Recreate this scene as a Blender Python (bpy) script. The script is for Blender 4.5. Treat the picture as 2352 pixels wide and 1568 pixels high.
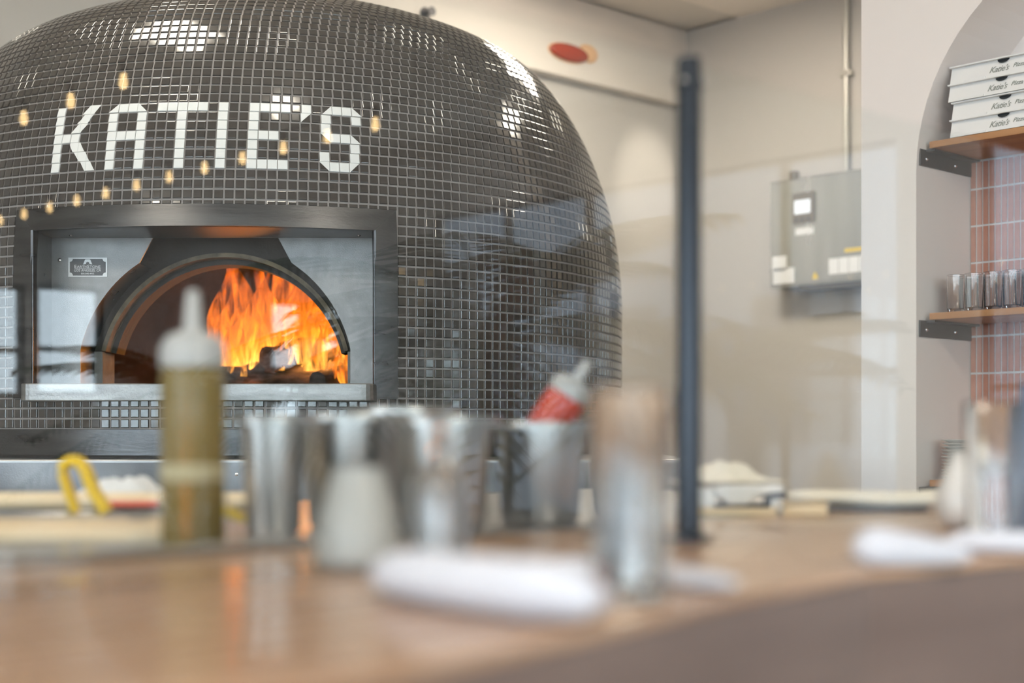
import bpy, bmesh, math, random
from mathutils import Vector, Matrix, Euler
PI = math.pi
rnd = random.Random(7)
sc = bpy.context.scene
for o in list(bpy.data.objects): bpy.data.objects.remove(o)
col = sc.collection

# ------------------------------------------------------------------ camera
# world x runs along the bar and the back wall, y from the dining room into the kitchen
CAMZ = 1.17
YAW = math.radians(-43.08)
CR = (math.cos(YAW), math.sin(YAW))          # camera right
CF = (-math.sin(YAW), math.cos(YAW))         # camera forward
def W(X, Y, Z=0.0):
    """point given as metres right / ahead / above of the tripod -> world"""
    return Vector((CR[0]*X + CF[0]*Y, CR[1]*X + CF[1]*Y, CAMZ + Z))
cam = bpy.data.cameras.new('camera'); camo = bpy.data.objects.new('camera', cam); col.objects.link(camo)
camo.location = (0, 0, CAMZ); camo.rotation_euler = (PI/2, 0, YAW)
cam.lens = 50; cam.sensor_width = 36; cam.shift_y = 0.0855; cam.clip_start = 0.02
cam.dof.use_dof = True; cam.dof.focus_distance = 3.76; cam.dof.aperture_fstop = 1.9
sc.camera = camo

# ------------------------------------------------------------------ sky and view
w = bpy.data.worlds.new('sky'); sc.world = w; w.use_nodes = True
bg = w.node_tree.nodes['Background']; bg.inputs[0].default_value = (0.76, 0.88, 1.0, 1); bg.inputs[1].default_value = 7.0
sc.view_settings.view_transform = 'Standard'; sc.view_settings.look = 'None'
sc.cycles.transparent_max_bounces = 16; sc.cycles.max_bounces = 8; sc.cycles.diffuse_bounces = 3; sc.cycles.glossy_bounces = 4; sc.cycles.transmission_bounces = 8
sc.cycles.caustics_reflective = False; sc.cycles.caustics_refractive = False; sc.cycles.blur_glossy = 1.0; sc.cycles.use_adaptive_sampling = True; sc.cycles.adaptive_threshold = 0.08
sc.view_settings.exposure = 0.46; sc.view_settings.gamma = 1.0; sc.view_settings.use_curve_mapping = False
LAMP = 25.0                                   # radiance of the ceiling panels
LAMP_COL = (1.0, 0.88, 0.73)

# ------------------------------------------------------------------ helpers
def tag(o, label=None, cat=None, group=None, kind=None):
    if label: o['label'] = label
    if cat: o['category'] = cat
    if group: o['group'] = group
    if kind: o['kind'] = kind
    return o
def empty(name, loc=(0, 0, 0), rz=0.0):
    o = bpy.data.objects.new(name, None); col.objects.link(o)
    o.location = loc; o.rotation_euler = (0, 0, rz); o.empty_display_size = 0.1
    return o
class MB:
    def __init__(s): s.v = []; s.f = []
    def add(s, vs, fs):
        n = len(s.v); s.v += [tuple(q) for q in vs]; s.f += [tuple(i+n for i in f) for f in fs]; return s
    def box(s, x0, x1, y0, y1, z0, z1):
        return s.add([(x0,y0,z0),(x1,y0,z0),(x1,y1,z0),(x0,y1,z0),(x0,y0,z1),(x1,y0,z1),(x1,y1,z1),(x0,y1,z1)],
                     [(0,3,2,1),(4,5,6,7),(0,1,5,4),(1,2,6,5),(2,3,7,6),(3,0,4,7)])
    def grid(s, P, closed_u=False):
        nu = len(P); nv = len(P[0]); vs = [q for row in P for q in row]; fs = []
        for i in range(nu if closed_u else nu-1):
            for j in range(nv-1):
                a = i*nv+j; b = ((i+1) % nu)*nv+j
                fs.append((a, b, b+1, a+1))
        return s.add(vs, fs)
    def lathe(s, prof, n=32, c=(0, 0, 0), cap=True):
        P = [[(c[0]+r*math.cos(2*PI*i/n), c[1]+r*math.sin(2*PI*i/n), c[2]+z) for r, z in prof] for i in range(n)]
        b = len(s.v); s.grid(P, True); m = len(prof)
        if cap:
            if prof[0][0] > 1e-6: s.f.append(tuple(b+i*m for i in range(n))[::-1])
            if prof[-1][0] > 1e-6: s.f.append(tuple(b+i*m+m-1 for i in range(n)))
        return s
    def loft(s, rings, cap=True):
        b = len(s.v); n = len(rings[0])
        for r in rings: s.v += [tuple(q) for q in r]
        for i in range(len(rings)-1):
            for j in range(n):
                a = b+i*n+j; a2 = b+i*n+(j+1) % n
                s.f.append((a, a2, a2+n, a+n))
        if cap:
            s.f.append(tuple(b+j for j in range(n))[::-1]); s.f.append(tuple(b+(len(rings)-1)*n+j for j in range(n)))
        return s
    def tube(s, pts, rad, n=10, flat=1.0):
        pts = [Vector(q) for q in pts]; rings = []
        up = Vector((0, 0, 1))
        for i, q in enumerate(pts):
            t = (pts[min(i+1, len(pts)-1)] - pts[max(i-1, 0)]).normalized()
            a = t.cross(up)
            if a.length < 1e-3: a = t.cross(Vector((1, 0, 0)))
            a.normalize(); b2 = a.cross(t)
            r = rad[i] if isinstance(rad, (list, tuple)) else rad
            rings.append([q + a*r*math.cos(2*PI*k/n) + b2*r*flat*math.sin(2*PI*k/n) for k in range(n)])
        return s.loft(rings)
    def prism(s, poly, fn, t0, t1):
        """extrude a 2-D polygon: fn(a, b, t) -> point"""
        n = len(poly)
        b = len(s.v)
        s.v += [tuple(fn(a, c, t0)) for a, c in poly] + [tuple(fn(a, c, t1)) for a, c in poly]
        s.f.append(tuple(b+i for i in range(n))[::-1]); s.f.append(tuple(b+n+i for i in range(n)))
        for i in range(n):
            j = (i+1) % n; s.f.append((b+i, b+j, b+n+j, b+n+i))
        return s
    def mesh(s, name, m, smooth=None):
        me = bpy.data.meshes.new(name); me.from_pydata(s.v, [], s.f); me.update()
        bm = bmesh.new(); bm.from_mesh(me); bmesh.ops.recalc_face_normals(bm, faces=bm.faces); bm.to_mesh(me); bm.free()
        if smooth is not None:
            me.polygons.foreach_set('use_smooth', [True]*len(me.polygons)); me.set_sharp_from_angle(angle=math.radians(smooth))
        if m: me.materials.append(m)
        return me
    def build(s, name, m, parent=None, smooth=None, bevel=0.0, loc=None, rz=0.0):
        o = bpy.data.objects.new(name, s.mesh(name, m, smooth)); col.objects.link(o)
        if parent: o.parent = parent
        if loc is not None: o.location = loc
        o.rotation_euler = (0, 0, rz)
        if bevel:
            b = o.modifiers.new('edge', 'BEVEL'); b.width = bevel; b.segments = 2; b.limit_method = 'ANGLE'
        return o
def struct(o): o['kind'] = 'structure'; return o
def copy_tree(o, parent=None):
    c = o.copy(); col.objects.link(c)
    if parent: c.parent = parent
    for ch in list(o.children): copy_tree(ch, c)
    return c
def text_mb(body, size, shear=0.0, spacing=1.0, depth=0.0004):
    cu = bpy.data.curves.new('t', 'FONT'); cu.body = body; cu.size = size; cu.shear = shear
    cu.align_x = 'CENTER'; cu.align_y = 'CENTER'; cu.extrude = depth; cu.space_character = spacing; cu.resolution_u = 2
    o = bpy.data.objects.new('t', cu); col.objects.link(o)
    dg = bpy.context.evaluated_depsgraph_get(); me = o.evaluated_get(dg).to_mesh()
    mb = MB(); mb.v = [tuple(q.co) for q in me.vertices]; mb.f = [tuple(q.vertices) for q in me.polygons]
    bpy.data.objects.remove(o); bpy.data.curves.remove(cu)
    return mb
def xf(mb, M): mb.v = [tuple(M @ Vector(q)) for q in mb.v]; return mb

# ------------------------------------------------------------------ materials
MATS = {}
def mat(name, c, rough=0.5, metal=0.0, spec=0.5, trans=0.0, ior=1.45, emit=None, estr=0.0, coat=0.0, alpha=1.0,
        vary=None, vscale=8.0, vstretch=(1, 1, 1), bump=0.0, bscale=60.0, bstretch=(1, 1, 1), rvary=0.0, sss=0.0):
    m = bpy.data.materials.new(name); m.use_nodes = True; nt = m.node_tree; b = nt.nodes['Principled BSDF']
    b.inputs['Base Color'].default_value = (*c, 1); b.inputs['Roughness'].default_value = rough
    b.inputs['Metallic'].default_value = metal; b.inputs['Specular IOR Level'].default_value = spec
    b.inputs['Transmission Weight'].default_value = trans; b.inputs['IOR'].default_value = ior
    b.inputs['Coat Weight'].default_value = coat; b.inputs['Coat Roughness'].default_value = 0.06
    b.inputs['Subsurface Weight'].default_value = sss; b.inputs['Alpha'].default_value = alpha
    if emit: b.inputs['Emission Color'].default_value = (*emit, 1); b.inputs['Emission Strength'].default_value = estr
    def noise(scale, stretch, det=5):
        tc = nt.nodes.new('ShaderNodeTexCoord'); mp = nt.nodes.new('ShaderNodeMapping'); mp.inputs['Scale'].default_value = stretch
        nz = nt.nodes.new('ShaderNodeTexNoise'); nz.inputs['Scale'].default_value = scale; nz.inputs['Detail'].default_value = det
        nt.links.new(tc.outputs['Object'], mp.inputs[0]); nt.links.new(mp.outputs[0], nz.inputs['Vector']); return nz
    if vary:
        nz = noise(vscale, vstretch); r = nt.nodes.new('ShaderNodeValToRGB')
        r.color_ramp.elements[0].position = 0.32; r.color_ramp.elements[1].position = 0.68
        r.color_ramp.elements[0].color = (*c, 1); r.color_ramp.elements[1].color = (*vary, 1)
        nt.links.new(nz.outputs['Fac'], r.inputs[0]); nt.links.new(r.outputs[0], b.inputs['Base Color'])
        if rvary:
            mr = nt.nodes.new('ShaderNodeMapRange'); mr.inputs[3].default_value = rough-rvary; mr.inputs[4].default_value = rough+rvary
            nt.links.new(nz.outputs['Fac'], mr.inputs[0]); nt.links.new(mr.outputs[0], b.inputs['Roughness'])
    if bump:
        nz = noise(bscale, bstretch, 3); bp = nt.nodes.new('ShaderNodeBump'); bp.inputs['Strength'].default_value = bump
        bp.inputs['Distance'].default_value = 0.01
        nt.links.new(nz.outputs['Fac'], bp.inputs['Height']); nt.links.new(bp.outputs[0], b.inputs['Normal'])
    MATS[name] = m; return m
def pane_mat(name, tint, ior=1.5, dust=0.0):
    m = bpy.data.materials.new(name); m.use_nodes = True; nt = m.node_tree; nt.nodes.clear()
    out = nt.nodes.new('ShaderNodeOutputMaterial'); t = nt.nodes.new('ShaderNodeBsdfTransparent'); t.inputs[0].default_value = (*tint, 1)
    g = nt.nodes.new('ShaderNodeBsdfGlossy'); g.inputs['Roughness'].default_value = 0.0; g.inputs[0].default_value = (1, 1, 1, 1)
    lw = nt.nodes.new('ShaderNodeLayerWeight'); lw.inputs[0].default_value = 0.5          # facing = 1 - cos
    pw = nt.nodes.new('ShaderNodeMath'); pw.operation = 'POWER'; pw.inputs[1].default_value = 5.0; nt.links.new(lw.outputs['Facing'], pw.inputs[0])
    f0 = ((ior-1)/(ior+1))**2
    fr = nt.nodes.new('ShaderNodeMath'); fr.operation = 'MULTIPLY_ADD'; fr.inputs[1].default_value = 1-f0; fr.inputs[2].default_value = f0; nt.links.new(pw.outputs[0], fr.inputs[0])
    mx = nt.nodes.new('ShaderNodeMixShader'); nt.links.new(fr.outputs[0], mx.inputs[0]); nt.links.new(t.outputs[0], mx.inputs[1]); nt.links.new(g.outputs[0], mx.inputs[2])
    nt.links.new(mx.outputs[0], out.inputs[0]); MATS[name] = m; return m
wall_m = mat('warm_white_plaster', (0.95, 0.875, 0.825), 0.75, bump=0.02, bscale=120)
wall_k = mat('kitchen_wall_paint', (0.56, 0.535, 0.505), 0.6, bump=0.02, bscale=90)
ceil_m = mat('ceiling_panel_paint', (0.86, 0.80, 0.72), 0.8, bump=0.03, bscale=200)
floor_m = mat('sealed_concrete', (0.50, 0.45, 0.40), 0.4, vary=(0.56, 0.51, 0.46), vscale=3)
ground_m = mat('pavement', (0.42, 0.42, 0.42), 0.9, vary=(0.5, 0.5, 0.49), vscale=2)
pane_m = pane_mat('window_glass', (0.97, 0.985, 0.98))
guard_m = pane_mat('guard_glass', (0.97, 0.985, 0.98), 1.42)
grout_m = mat('grey_grout', (0.36, 0.33, 0.315), 0.8, vary=(0.29, 0.265, 0.255), vscale=30)
tile_m = mat('charcoal_glazed_tile', (0.040, 0.034, 0.031), 0.10, vary=(0.056, 0.048, 0.043), vscale=6, spec=0.6, coat=0.5)
white_tile_m = mat('white_glazed_tile', (0.83, 0.84, 0.83), 0.2, spec=0.4)
steel_m = mat('brushed_steel', (0.34, 0.34, 0.345), 0.36, 1.0, vary=(0.46, 0.46, 0.465), vscale=14, vstretch=(0.15, 1, 2.5), rvary=0.08, bump=0.04, bscale=180, bstretch=(0.06, 1, 1))
dsteel_m = mat('dark_brushed_steel', (0.062, 0.062, 0.065), 0.30, 1.0, vary=(0.11, 0.11, 0.113), vscale=14, vstretch=(0.12, 1, 2.5), rvary=0.08, bump=0.04, bscale=180, bstretch=(0.06, 1, 1))
ham_m = mat('hammered_grey_steel', (0.20, 0.20, 0.203), 0.42, 0.7, vary=(0.27, 0.27, 0.273), vscale=20, rvary=0.05, bump=0.12, bscale=420)
sill_m = mat('worn_steel_sill', (0.36, 0.36, 0.36), 0.4, 0.9, vary=(0.22, 0.22, 0.22), vscale=18, vstretch=(0.4, 1, 2), bump=0.12, bscale=150)
chrome_m = mat('polished_steel', (0.72, 0.72, 0.73), 0.12, 1.0)
pan_m = mat('satin_steel_pan', (0.36, 0.355, 0.35), 0.34, 1.0, vary=(0.46, 0.455, 0.45), vscale=9, vstretch=(1, 1, 0.2), rvary=0.05)
soot_m = mat('sooty_metal', (0.035, 0.030, 0.027), 0.6, 0.3, vary=(0.06, 0.05, 0.045), vscale=12, bump=0.15, bscale=70)
brick_m = mat('oven_refractory', (0.055, 0.035, 0.026), 0.85, vary=(0.10, 0.06, 0.042), vscale=9, bump=0.25, bscale=40)
stone_m = mat('pale_arch_stone', (0.34, 0.27, 0.18), 0.8, vary=(0.16, 0.13, 0.10), vscale=25, bump=0.3, bscale=90)
jamb_m = mat('grey_arch_block', (0.34, 0.33, 0.31), 0.8, vary=(0.24, 0.23, 0.22), vscale=22, bump=0.2, bscale=80)
bark_m = mat('charred_log', (0.03, 0.025, 0.022), 0.9, vary=(0.12, 0.10, 0.09), vscale=22, vstretch=(1, 1, 3), bump=0.8, bscale=35)
ember_m = mat('ember', (0.10, 0.03, 0.01), 0.9, emit=(1.0, 0.25, 0.03), estr=3.0)
post_m = mat('dark_blue_grey_post', (0.030, 0.036, 0.045), 0.28, 0.55)
def wood_mat(name, a, b2, rough, stretch=(0.6, 9, 9), coat=0.0):
    m = mat(name, a, rough, vary=b2, vscale=2.2, vstretch=stretch, bump=0.03, bscale=20, bstretch=stretch, coat=coat, rvary=0.05); return m
bar_m = wood_mat('bar_top_wood', (0.34, 0.20, 0.12), (0.48, 0.31, 0.195), 0.28, coat=0.25)
shelf_m = wood_mat('shelf_wood', (0.40, 0.19, 0.085), (0.56, 0.29, 0.13), 0.45, stretch=(9, 0.6, 9))
board_m = wood_mat('pale_wood', (0.72, 0.55, 0.34), (0.82, 0.67, 0.46), 0.5)
cream_m = mat('cream_cloth', (0.80, 0.72, 0.60), 0.9, vary=(0.84, 0.78, 0.68), vscale=10, bump=0.2, bscale=220)
linen_m = mat('white_linen', (0.62, 0.645, 0.715), 0.85, bump=0.1, bscale=300, sss=0.0)
towel_m = mat('white_towel', (0.78, 0.78, 0.78), 0.95, vary=(0.62, 0.62, 0.62), vscale=16, bump=0.4, bscale=150)
bracket_m = mat('black_steel_bracket', (0.10, 0.095, 0.10), 0.45, 0.6)
terra_m = mat('pink_terracotta_glaze', (0.50, 0.22, 0.155), 0.22, vary=(0.60, 0.30, 0.22), vscale=14)
tgrout_m = mat('pale_tile_grout', (0.70, 0.66, 0.64), 0.85)
box_m = mat('white_card', (0.90, 0.885, 0.86), 0.7)
print_m = mat('grey_print', (0.32, 0.33, 0.29), 0.7)
hole_m = mat('dark_notch', (0.03, 0.035, 0.04), 0.8)
glass_m = mat('clear_glass', (1, 1, 1), 0.02, trans=1.0, ior=1.45)
china_m = mat('white_china', (0.78, 0.77, 0.74), 0.25)
yellow_m = mat('yellow_silicone', (0.80, 0.52, 0.01), 0.4)
red_m = mat('red_strip', (0.62, 0.10, 0.055), 0.5)
oil_m = mat('golden_oil_plastic', (0.33, 0.22, 0.05), 0.26, trans=0.35, ior=1.4, vary=(0.27, 0.20, 0.075), vscale=3)
cap_m = mat('cloudy_white_plastic', (0.44, 0.44, 0.44), 0.4, sss=0.0)
sauce_m = mat('red_sauce_plastic', (0.60, 0.07, 0.04), 0.32, trans=0.1)
frost_m = mat('frosted_glass', (0.60, 0.61, 0.57), 0.35, trans=0.35, ior=1.4)
cheese_m = mat('white_grated_fill', (0.70, 0.72, 0.73), 0.9, bump=0.3, bscale=200)
cab_m = mat('stainless_cabinet', (0.50, 0.51, 0.49), 0.26, 1.0, vary=(0.58, 0.58, 0.56), vscale=6, vstretch=(1, 3, 0.2), rvary=0.04)
label_m = mat('white_label', (0.78, 0.79, 0.80), 0.5)
lcd_m = mat('pale_display', (0.75, 0.8, 0.85), 0.2, emit=(0.8, 0.88, 1.0), estr=0.35)
bezel_m = mat('brown_bezel', (0.20, 0.17, 0.13), 0.5)
yel_m = mat('yellow_sticker', (0.72, 0.52, 0.06), 0.5)
emt_m = mat('painted_conduit', (0.56, 0.55, 0.51), 0.35, 0.5)
wplast_m = mat('white_plastic', (0.78, 0.77, 0.77), 0.35)
navy_m = mat('navy_tray', (0.02, 0.03, 0.055), 0.35)
alarm_m = mat('red_lens', (0.40, 0.045, 0.015), 0.25)
peach_m = mat('peach_base', (0.80, 0.50, 0.28), 0.5)
blueb_m = mat('slate_blue_glass', (0.16, 0.23, 0.34), 0.15)
wframe_m = mat('black_window_frame', (0.03, 0.03, 0.032), 0.45)
leaf_m = mat('palm_leaf', (0.035, 0.075, 0.02), 0.45, vary=(0.06, 0.11, 0.03), vscale=6)
trunk_m = mat('palm_trunk', (0.13, 0.09, 0.06), 0.9, bump=0.4, bscale=30)
pot_m = mat('grey_planter', (0.34, 0.33, 0.32), 0.7)
cord_m = mat('black_cord', (0.02, 0.02, 0.02), 0.6)
bulb_m = mat('glowing_bulb', (1, 0.8, 0.5), 0.3, emit=(1.0, 0.66, 0.30), estr=13.0)
lamp_m = mat('lit_diffuser', (0.9, 0.9, 0.9), 0.4, emit=LAMP_COL, estr=LAMP)
trim_m = mat('white_lamp_trim', (0.75, 0.74, 0.72), 0.5)

# ------------------------------------------------------------------ the room
CEIL = 3.46; XL, XR, YF, YB = -5.0, 7.6, -8.0, 5.37
def wall_with_holes(name, axis, at, th, a0, a1, z0, z1, holes, m):
    """axis 'x': wall plane x=at, runs along y; axis 'y': plane y=at, runs along x"""
    mb = MB(); cuts = sorted({a0, a1, *[h[0] for h in holes], *[h[1] for h in holes]})
    for i in range(len(cuts)-1):
        p, q = cuts[i], cuts[i+1]; mid = (p+q)/2
        hs = [h for h in holes if h[0] < mid < h[1]]
        segs = [(z0, z1)] if not hs else [(z0, hs[0][2]), (hs[0][3], z1)]
        for s0, s1 in segs:
            if s1-s0 < 1e-4: continue
            if axis == 'x': mb.box(min(at, at+th), max(at, at+th), p, q, s0, s1)
            else: mb.box(p, q, min(at, at+th), max(at, at+th), s0, s1)
    return struct(mb.build(name, m))
struct(MB().box(XL-0.2, XR+0.2, YF-0.2, YB+0.2, -0.1, 0).build('floor', floor_m))
struct(MB().box(-40, 40, -50, 40, -0.3, -0.16).build('ground_outside', ground_m))
cl = struct(MB().box(XL-0.2, XR+0.2, YF-0.2, YB+0.2, CEIL+0.012, CEIL+0.12).build('ceiling', mat('ceiling_joint', (0.72, 0.68, 0.62), 0.8)))
PW, PH = 1.22, 0.61
pm = MB().box(0.004, PW-0.004, 0.004, PH-0.004, 0, 0.012).mesh('panel', ceil_m)
ys = 4.93 - 0.61*21; n = 0
for i in range(10):
    for j in range(23):
        x0 = -5.1 + i*PW; y0 = ys + j*PH
        if x0+PW > XR+0.2 or y0+PH > YB+0.1 or y0 < YF-0.2: continue
        o = bpy.data.objects.new('ceiling_panel', pm); col.objects.link(o); o.location = (x0, y0, CEIL); o.parent = cl
FARW = [(-4.6, -2.0, 0.6, 2.9), (-1.4, 1.2, 0.6, 2.9), (3.8, 4.50, 1.40, 2.22), (4.57, 5.12, 1.42, 2.24), (4.84, 5.12, 0.85, 1.36), (6.6, 6.98, 1.25, 2.25), (7.12, 7.4, 1.7, 2.28)]
LEFTW = [(-7.2, -4.2, 0.6, 2.9), (-3.6, -0.4, 0.6, 2.9), (0.2, 2.8, 0.9, 2.9)]  # last one is an extra window, added to light the pilaster and oven front
RIGHTW = [(-7.2, -2.75, 0.5, 2.95), (-2.22, -0.7, 0.3, 2.95)]
wall_with_holes('wall_front', 'y', YF, -0.2, XL-0.2, XR+0.2, 0, CEIL, FARW, wall_m)
wall_with_holes('wall_left', 'x', XL, -0.2, YF, YB+0.2, 0, CEIL, LEFTW, wall_m)
wall_with_holes('wall_dining_right', 'x', XR, 0.2, YF, YB+0.2, 0, CEIL, RIGHTW, wall_m)
wn = 0
def window(axis, at, h):
    global wn
    wn += 1; a0, a1, z0, z1 = h; root = struct(empty('window_%d' % wn, (0, 0, 0)))
    def bx(p0, p1, q0, q1, d=0.05):
        mb = MB()
        return mb.box(at-d/2, at+d/2, p0, p1, q0, q1) if axis == 'x' else mb.box(p0, p1, at-d/2, at+d/2, q0, q1)
    t = 0.035
    for b in ((a0, a1, z0, z0+t), (a0, a1, z1-t, z1), (a0, a0+t, z0+t, z1-t), (a1-t, a1, z0+t, z1-t)):
        bx(*b, d=0.08).build('window_frame', wframe_m, root)
    nm = max(1, round((a1-a0)/0.95)); zt = z0+(z1-z0)*0.42
    for i in range(1, nm):
        x = a0+(a1-a0)*i/nm; bx(x-0.025, x+0.025, z0+t, z1-t).build('mullion', wframe_m, root)
    bx(a0+t, a1-t, zt-0.02, zt+0.02, 0.055).build('transom_bar', wframe_m, root)
    bx(a0+t, a1-t, z0+t, z1-t, 0.012).build('pane', pane_m, root)
    L = bpy.data.lights.new('daylight_portal', 'AREA'); L.shape = 'RECTANGLE'; L.size = a1-a0; L.size_y = z1-z0; L.cycles.is_portal = True
    lo = bpy.data.objects.new('daylight_portal', L); col.objects.link(lo)
    c = ((a0+a1)/2, (z0+z1)/2)
    if axis == 'x': lo.location = (at, c[0], c[1]); dirv = Vector((-1 if at > 0 else 1, 0, 0))
    else: lo.location = (c[0], at, c[1]); dirv = Vector((0, 1, 0))
    lo.rotation_euler = dirv.to_track_quat('-Z', 'Y').to_euler()
for h in FARW: window('y', YF-0.1, h)
for h in LEFTW: window('x', XL-0.1, h)
for h in RIGHTW: window('x', XR+0.1, h)

# building added outside the right-hand windows to darken their reflection
nb = struct(empty('added_building', (16, 0, 0)))
MB().box(0, 6, -18.3, 9, -0.15, 9).build('facade', mat('grey_blue_facade', (0.19, 0.21, 0.245), 0.8), nb)
for k in range(7): MB().box(-0.06, 0.0, -17+k*3.4, -15.4+k*3.4, 1.0, 3.0).build('window_pane', mat('far_pane', (0.05, 0.06, 0.075), 0.7, spec=0.1), nb)
# kitchen: back wall with a dropped soffit, right wall, pilaster wall with arched niche
struct(MB().box(XL-0.2, XR+0.2, YB, YB+0.2, 0, CEIL).build('wall_back', wall_k))
struct(MB().box(XL, 6.33, 5.30, YB, 3.035, CEIL).build('trim_1', mat('soffit_paint', (0.77, 0.71, 0.65), 0.7)))
struct(MB().box(6.33, 6.50, 0.9, YB, 0, CEIL).build('wall_right', wall_k))
bs = empty('wall_seam'); 
bs.name = 'trim_2'; struct(bs)
MB().box(-3.0, 1.2, 5.358, 5.37, 2.62, 2.635).build('seam_strip', mat('seam_grey', (0.22, 0.2, 0.18), 0.7), bs)
# arched niche wall: face x=3.74, back of the niche x=4.055
U1, U3 = 3.74, 4.055; NY0, NY1 = 1.06, 2.252; NZS = 1.93
aw = NY1-NY0; ac = (NY0+NY1)/2
AY0, AY1 = 0.55, 2.44
arch = [(NY1, 0.0)] + [(ac + aw/2*math.cos(t), NZS + 0.60*math.sin(t)) for t in [PI*i/36 for i in range(37)]] + [(NY0, 0.0)]
mb = MB()
top = [(y, CEIL) for y, z in arch]
def archwall(mb, x):
    pass
n = len(arch)
def addq(mb, pts): b = len(mb.v); mb.v += pts; mb.f.append(tuple(range(b, b+len(pts))))
for i in range(1, n-2):   # above the arch
    (y0, z0), (y1, z1) = arch[i], arch[i+1]
    addq(mb, [(U1, y0, z0), (U1, y1, z1), (U1, y1, CEIL), (U1, y0, CEIL)])
addq(mb, [(U1, AY1, 0), (U1, NY1, 0), (U1, NY1, NZS), (U1, NY1, CEIL), (U1, AY1, CEIL)])
addq(mb, [(U1, NY0, 0), (U1, AY0, 0), (U1, AY0, CEIL), (U1, NY0, CEIL), (U1, NY0, NZS)])
for i in range(n-1):      # the jambs and the vault
    (y0, z0), (y1, z1) = arch[i], arch[i+1]
    addq(mb, [(U1, y0, z0), (U3, y0, z0), (U3, y1, z1), (U1, y1, z1)])
addq(mb, [(U3, y, z) for y, z in arch])
addq(mb, [(U1, AY1, 0), (U1, AY1, CEIL), (4.2, AY1, CEIL), (4.2, AY1, 0)])
addq(mb, [(U1, AY0, 0), (U1, AY0, CEIL), (4.2, AY0, CEIL), (4.2, AY0, 0)])
addq(mb, [(4.2, AY0, 0), (4.2, AY0, CEIL), (4.2, AY1, CEIL), (4.2, AY1, 0)])
niche = struct(mb.build('wall_niche', wall_m))
# finger tiles on the back of the niche, below the top shelf
MB().box(U3-0.004, U3-0.0005, NY0+0.002, NY1-0.002, 0.98, 2.0).build('tile_bed', tgrout_m, niche)
fm = MB().box(-0.0035, 0, -0.0077, 0.0077, 0, 0.1075)
fm = fm.mesh('finger_tile', terra_m)
for r in range(9):
    for k in range(33):
        y = NY1-0.0125-k*0.0206; z = 1.0036+r*0.1138
        o = bpy.data.objects.new('finger_tile', fm); col.objects.link(o); o.parent = niche; o.location = (U3-0.004, y, z)
        if r == 8: o.scale = (1, 1, 0.74)
q = MB()
for r in range(9):
    for k in range(33, 57):
        y = NY1-0.0125-k*0.0206; z = 1.0036+r*0.1138
        q.box(U3-0.0075, U3-0.004, y-0.0077, y+0.0077, z, z+0.1075*(0.74 if r == 8 else 1))
tag(q.build('finger_tile_field', terra_m, niche), kind='stuff')

# ------------------------------------------------------------------ ceiling lamps
def ceiling_lamp(x, y, sx, sy, label):
    r = empty('ceiling_lamp', (x, y, CEIL)); t = 0.025
    m = MB()
    for b in ((-sx/2-t, sx/2+t, -sy/2-t, -sy/2), (-sx/2-t, sx/2+t, sy/2, sy/2+t), (-sx/2-t, -sx/2, -sy/2, sy/2), (sx/2, sx/2+t, -sy/2, sy/2)):
        m.box(b[0], b[1], b[2], b[3], -0.02, -0.001)
    m.build('lamp_trim', trim_m, r)
    MB().box(-sx/2, sx/2, -sy/2, sy/2, -0.014, -0.002).build('diffuser', lamp_m, r)
    tag(r, label, 'ceiling lamp', 'flat ceiling lamps')
ceiling_lamp(1.70, 3.75, 0.34, 0.6, 'flat warm ceiling lamp right above the front of the tiled oven')
ceiling_lamp(1.68, 2.35, 0.3, 0.3, 'small square ceiling lamp over the kitchen aisle in front of the oven')
ceiling_lamp(4.75, 4.1, 0.6, 0.9, 'large flat ceiling lamp to the right of the oven near the soffit')
ceiling_lamp(4.5, 2.55, 0.34, 0.4, 'flat ceiling lamp above the pilaster wall with the arched niche')
ceiling_lamp(-1.9, 1.6, 0.6, 1.2, 'long flat ceiling lamp over the bar, left of the oven')
ceiling_lamp(0.6, -1.6, 0.6, 1.2, 'long flat ceiling lamp added for ambient light on the dining side of the bar')  # added lamp, lifts the ambient light in the room
def wall_spot(x, y, z, tx, ty, tz, label, e, ang):
    r = empty('downlight', (x, y, z))
    MB().lathe([(0.055, 0), (0.055, -0.02), (0.04, -0.024), (0.0, -0.024)], 20).build('lamp_ring', trim_m, r)
    L = bpy.data.lights.new('downlight_beam', 'SPOT'); L.energy = e; L.color = LAMP_COL; L.spot_size = math.radians(ang); L.spot_blend = 0.9; L.shadow_soft_size = 0.04
    o = bpy.data.objects.new('downlight_beam', L); col.objects.link(o); o.parent = r; o.location = (0, 0, -0.04)
    o.rotation_euler = Vector((tx-x, ty-y, tz-z)).to_track_quat('-Z', 'Y').to_euler()
    tag(r, label, 'downlight')
wall_spot(6.0, 4.35, CEIL-0.001, 6.08, 5.37, 2.60, 'round ceiling downlight washing the back wall beside the oven', 46, 30)

# ------------------------------------------------------------------ pizza oven
p = 0.027
X0, F0, R0, Z0 = -0.8163, 3.6942, 1.169, 0.5965
YC = F0 + R0
oven = empty('pizza_oven', (W(X0, YC).x, W(X0, YC).y, 0), YAW)
tag(oven, 'large round wood-fired pizza oven clad in charcoal mosaic with white letters', 'oven')
ks = [-8*p, 0, 7*p, 14*p, 21*p, 28*p, 35*p, 58*p]; ka = [0, .1498, .307, .4648, .689, 1.1005, 1.283, 1.5708]
def ang_at(s):
    if s <= ks[0]: return 0.0
    for i in range(len(ks)-1):
        if s <= ks[i+1]: return ka[i] + (ka[i+1]-ka[i])*(s-ks[i])/(ks[i+1]-ks[i])
    return ka[-1]
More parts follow.
